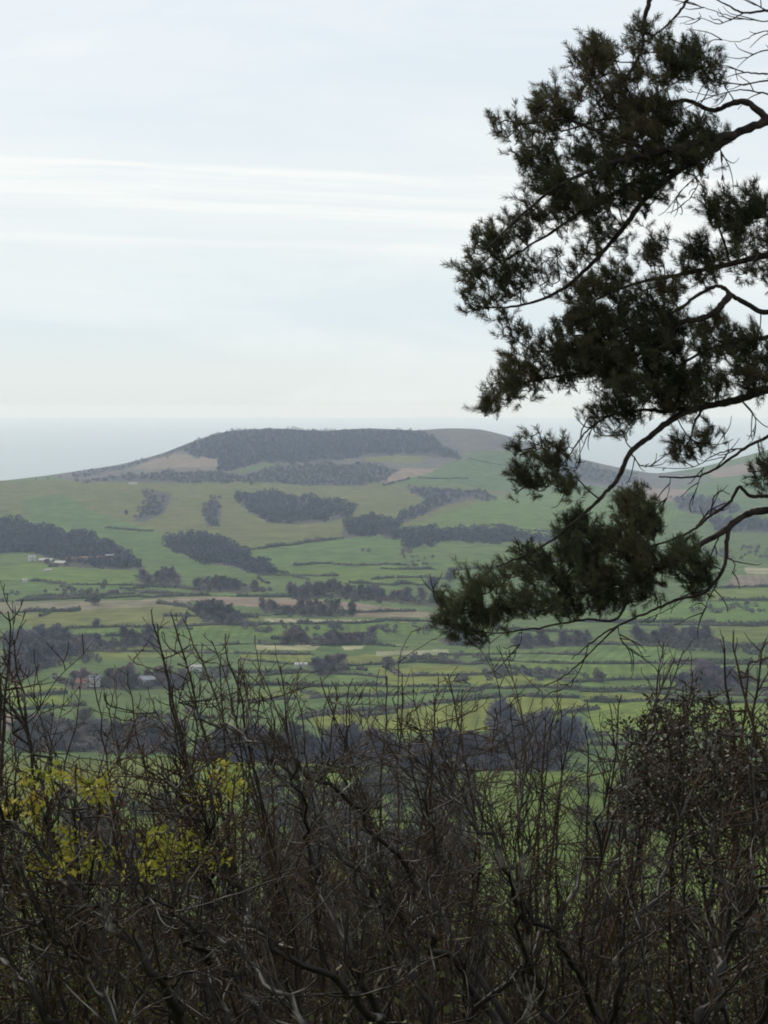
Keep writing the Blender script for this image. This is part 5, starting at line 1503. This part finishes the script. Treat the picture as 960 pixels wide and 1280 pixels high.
# ------------------------------------------------------------------ light
SUN_EL, SUN_AZ = math.radians(40), math.radians(-38)      # azimuth from straight ahead, negative = left
sd = bpy.data.lights.new('sun', 'SUN')
sd.energy = 2.9
sd.angle = math.radians(.6)
sd.color = (1.0, .94, .83)
so = bpy.data.objects.new('sun', sd)
C.objects.link(so)
so.rotation_euler = (math.pi / 2 - SUN_EL, 0, math.pi - SUN_AZ)

W = bpy.data.worlds.new('World')
SC.world = W
W.use_nodes = True
nt = W.node_tree
N, L = nt.nodes.new, nt.links.new
bg = nt.nodes['Background']
sky = N('ShaderNodeTexSky')
sky.sky_type = 'NISHITA'
sky.sun_disc = False
sky.sun_elevation = SUN_EL
sky.sun_rotation = SUN_AZ
sky.air_density = 1.0
sky.dust_density = .6
sky.altitude = 150
tc = N('ShaderNodeTexCoord')
sep = N('ShaderNodeSeparateXYZ'); L(tc.outputs['Generated'], sep.inputs[0])


def math_node(op, a, b=None, clamp=False):
    n = N('ShaderNodeMath'); n.operation = op; n.use_clamp = clamp
    for i, x in enumerate((a, b)):
        if x is None: continue
        if isinstance(x, (int, float)): n.inputs[i].default_value = x
        else: L(x, n.inputs[i])
    return n.outputs[0]


elev = math_node('MAXIMUM', sep.outputs['Z'], .004)
az = math_node('ARCTAN2', sep.outputs['X'], sep.outputs['Y'])
# streaked cirrus: long in azimuth, thin in elevation
cmb = N('ShaderNodeCombineXYZ')
L(math_node('MULTIPLY', az, 2.2), cmb.inputs[0]); L(math_node('MULTIPLY', elev, 42.0), cmb.inputs[1])
ns = N('ShaderNodeTexNoise'); ns.inputs['Scale'].default_value = 1.0; ns.inputs['Detail'].default_value = 6; ns.inputs['Roughness'].default_value = .55
L(cmb.outputs[0], ns.inputs['Vector'])
cmb2 = N('ShaderNodeCombineXYZ')
L(math_node('MULTIPLY', az, 9.0), cmb2.inputs[0]); L(math_node('MULTIPLY', elev, 14.0), cmb2.inputs[1])
nw = N('ShaderNodeTexNoise'); nw.inputs['Scale'].default_value = 1.0; nw.inputs['Detail'].default_value = 4
L(cmb2.outputs[0], nw.inputs['Vector'])
wav = math_node('MULTIPLY', math_node('SUBTRACT', nw.outputs['Fac'], .5), .006)
tilt = math_node('MULTIPLY', az, -.030)
e2 = math_node('SUBTRACT', math_node('ADD', elev, wav), tilt)


cmb3 = N('ShaderNodeCombineXYZ')
L(math_node('MULTIPLY', az, 7.0), cmb3.inputs[0]); L(math_node('MULTIPLY', e2, 260.0), cmb3.inputs[1])
nf_ = N('ShaderNodeTexNoise'); nf_.inputs['Scale'].default_value = 1.0; nf_.inputs['Detail'].default_value = 5; nf_.inputs['Roughness'].default_value = .6
L(cmb3.outputs[0], nf_.inputs['Vector'])
fib = math_node('MULTIPLY', math_node('SUBTRACT', nf_.outputs['Fac'], .22, True), 2.4)


def streak(c, w, amp, a0=0.0):
    d = math_node('DIVIDE', math_node('SUBTRACT', math_node('ADD', e2, math_node('MULTIPLY', az, a0)), c), w)
    g = math_node('POWER', 2.718, math_node('MULTIPLY', math_node('MULTIPLY', d, d), -1.0))
    return math_node('MULTIPLY', math_node('MULTIPLY', g, amp), fib)


st = math_node('ADD', streak(.1045, .0016, .75), streak(.0990, .0060, .40))
st = math_node('ADD', st, streak(.0870, .0040, .66, .030))
st = math_node('ADD', st, streak(.0725, .0046, .36))
st = math_node('ADD', st, streak(.0920, .0200, .34))
cmb4 = N('ShaderNodeCombineXYZ')
L(math_node('MULTIPLY', az, 5.0), cmb4.inputs[0]); L(math_node('MULTIPLY', elev, 26.0), cmb4.inputs[1]); cmb4.inputs[2].default_value = 3.7
ns4 = N('ShaderNodeTexNoise'); ns4.inputs['Scale'].default_value = 1.0; ns4.inputs['Detail'].default_value = 7; ns4.inputs['Roughness'].default_value = .6; ns4.inputs['Distortion'].default_value = .4
L(cmb4.outputs[0], ns4.inputs['Vector'])
st = math_node('ADD', st, math_node('MULTIPLY', math_node('SUBTRACT', ns4.outputs['Fac'], .44, True), 1.7))
base = math_node('MULTIPLY', ns.outputs['Fac'], .22)
ramp = N('ShaderNodeValToRGB')                 # thin high veil: whiter low down, bluer above
ramp.color_ramp.elements[0].position = 0.0; ramp.color_ramp.elements[0].color = (.80, .865, .855, 1)
ramp.color_ramp.elements[1].position = 1.0; ramp.color_ramp.elements[1].color = (.86, .925, .985, 1)
for p_, c_ in ((.07, (.83, .885, .87, 1)), (.20, (.77, .875, .925, 1)), (.45, (.86, .92, .945, 1)), (.72, (.87, .925, .955, 1))):
    e_ = ramp.color_ramp.elements.new(p_); e_.color = c_
L(math_node('MULTIPLY', elev, 5.0), ramp.inputs['Fac'])
vs = N('ShaderNodeMixRGB'); vs.blend_type = 'MULTIPLY'; vs.inputs['Fac'].default_value = 1
L(ramp.outputs['Color'], vs.inputs[1]); vs.inputs[2].default_value = (8.75, 8.75, 8.75, 1)
low = math_node('MULTIPLY', math_node('SUBTRACT', 1.0, math_node('MULTIPLY', elev, 7.0), True), .26)
cl = math_node('ADD', math_node('ADD', base, low), .66, True)
mix = N('ShaderNodeMixRGB')
L(cl, mix.inputs['Fac']); L(sky.outputs[0], mix.inputs[1]); L(vs.outputs[0], mix.inputs[2])
mix2 = N('ShaderNodeMixRGB'); mix2.inputs[2].default_value = (8.6, 8.85, 8.75, 1)
L(math_node('MULTIPLY', st, 1.3, True), mix2.inputs['Fac']); L(mix.outputs[0], mix2.inputs[1])
L(mix2.outputs[0], bg.inputs['Color'])
bg.inputs['Strength'].default_value = .105

# ------------------------------------------------------------------ camera
cam = bpy.data.cameras.new('camera')
cam.sensor_fit = 'HORIZONTAL'
cam.sensor_width = 36
cam.lens = 36 * F / 960
cam.clip_start = .1
cam.clip_end = 120000
co = bpy.data.objects.new('camera', cam)
C.objects.link(co)
co.location = (0, 0, EYE)
co.rotation_euler = (math.pi / 2 - PITCH, 0, 0)
SC.camera = co

SC.render.engine = 'CYCLES'
SC.cycles.volume_bounces = 1
SC.cycles.max_bounces = 6
SC.cycles.diffuse_bounces = 3
SC.cycles.transparent_max_bounces = 4
SC.cycles.filter_width = 1.9
SC.cycles.use_denoising = True
SC.view_settings.view_transform = 'Standard'
SC.view_settings.look = 'None'
SC.view_settings.exposure = 0.06
SC.view_settings.gamma = 1.0
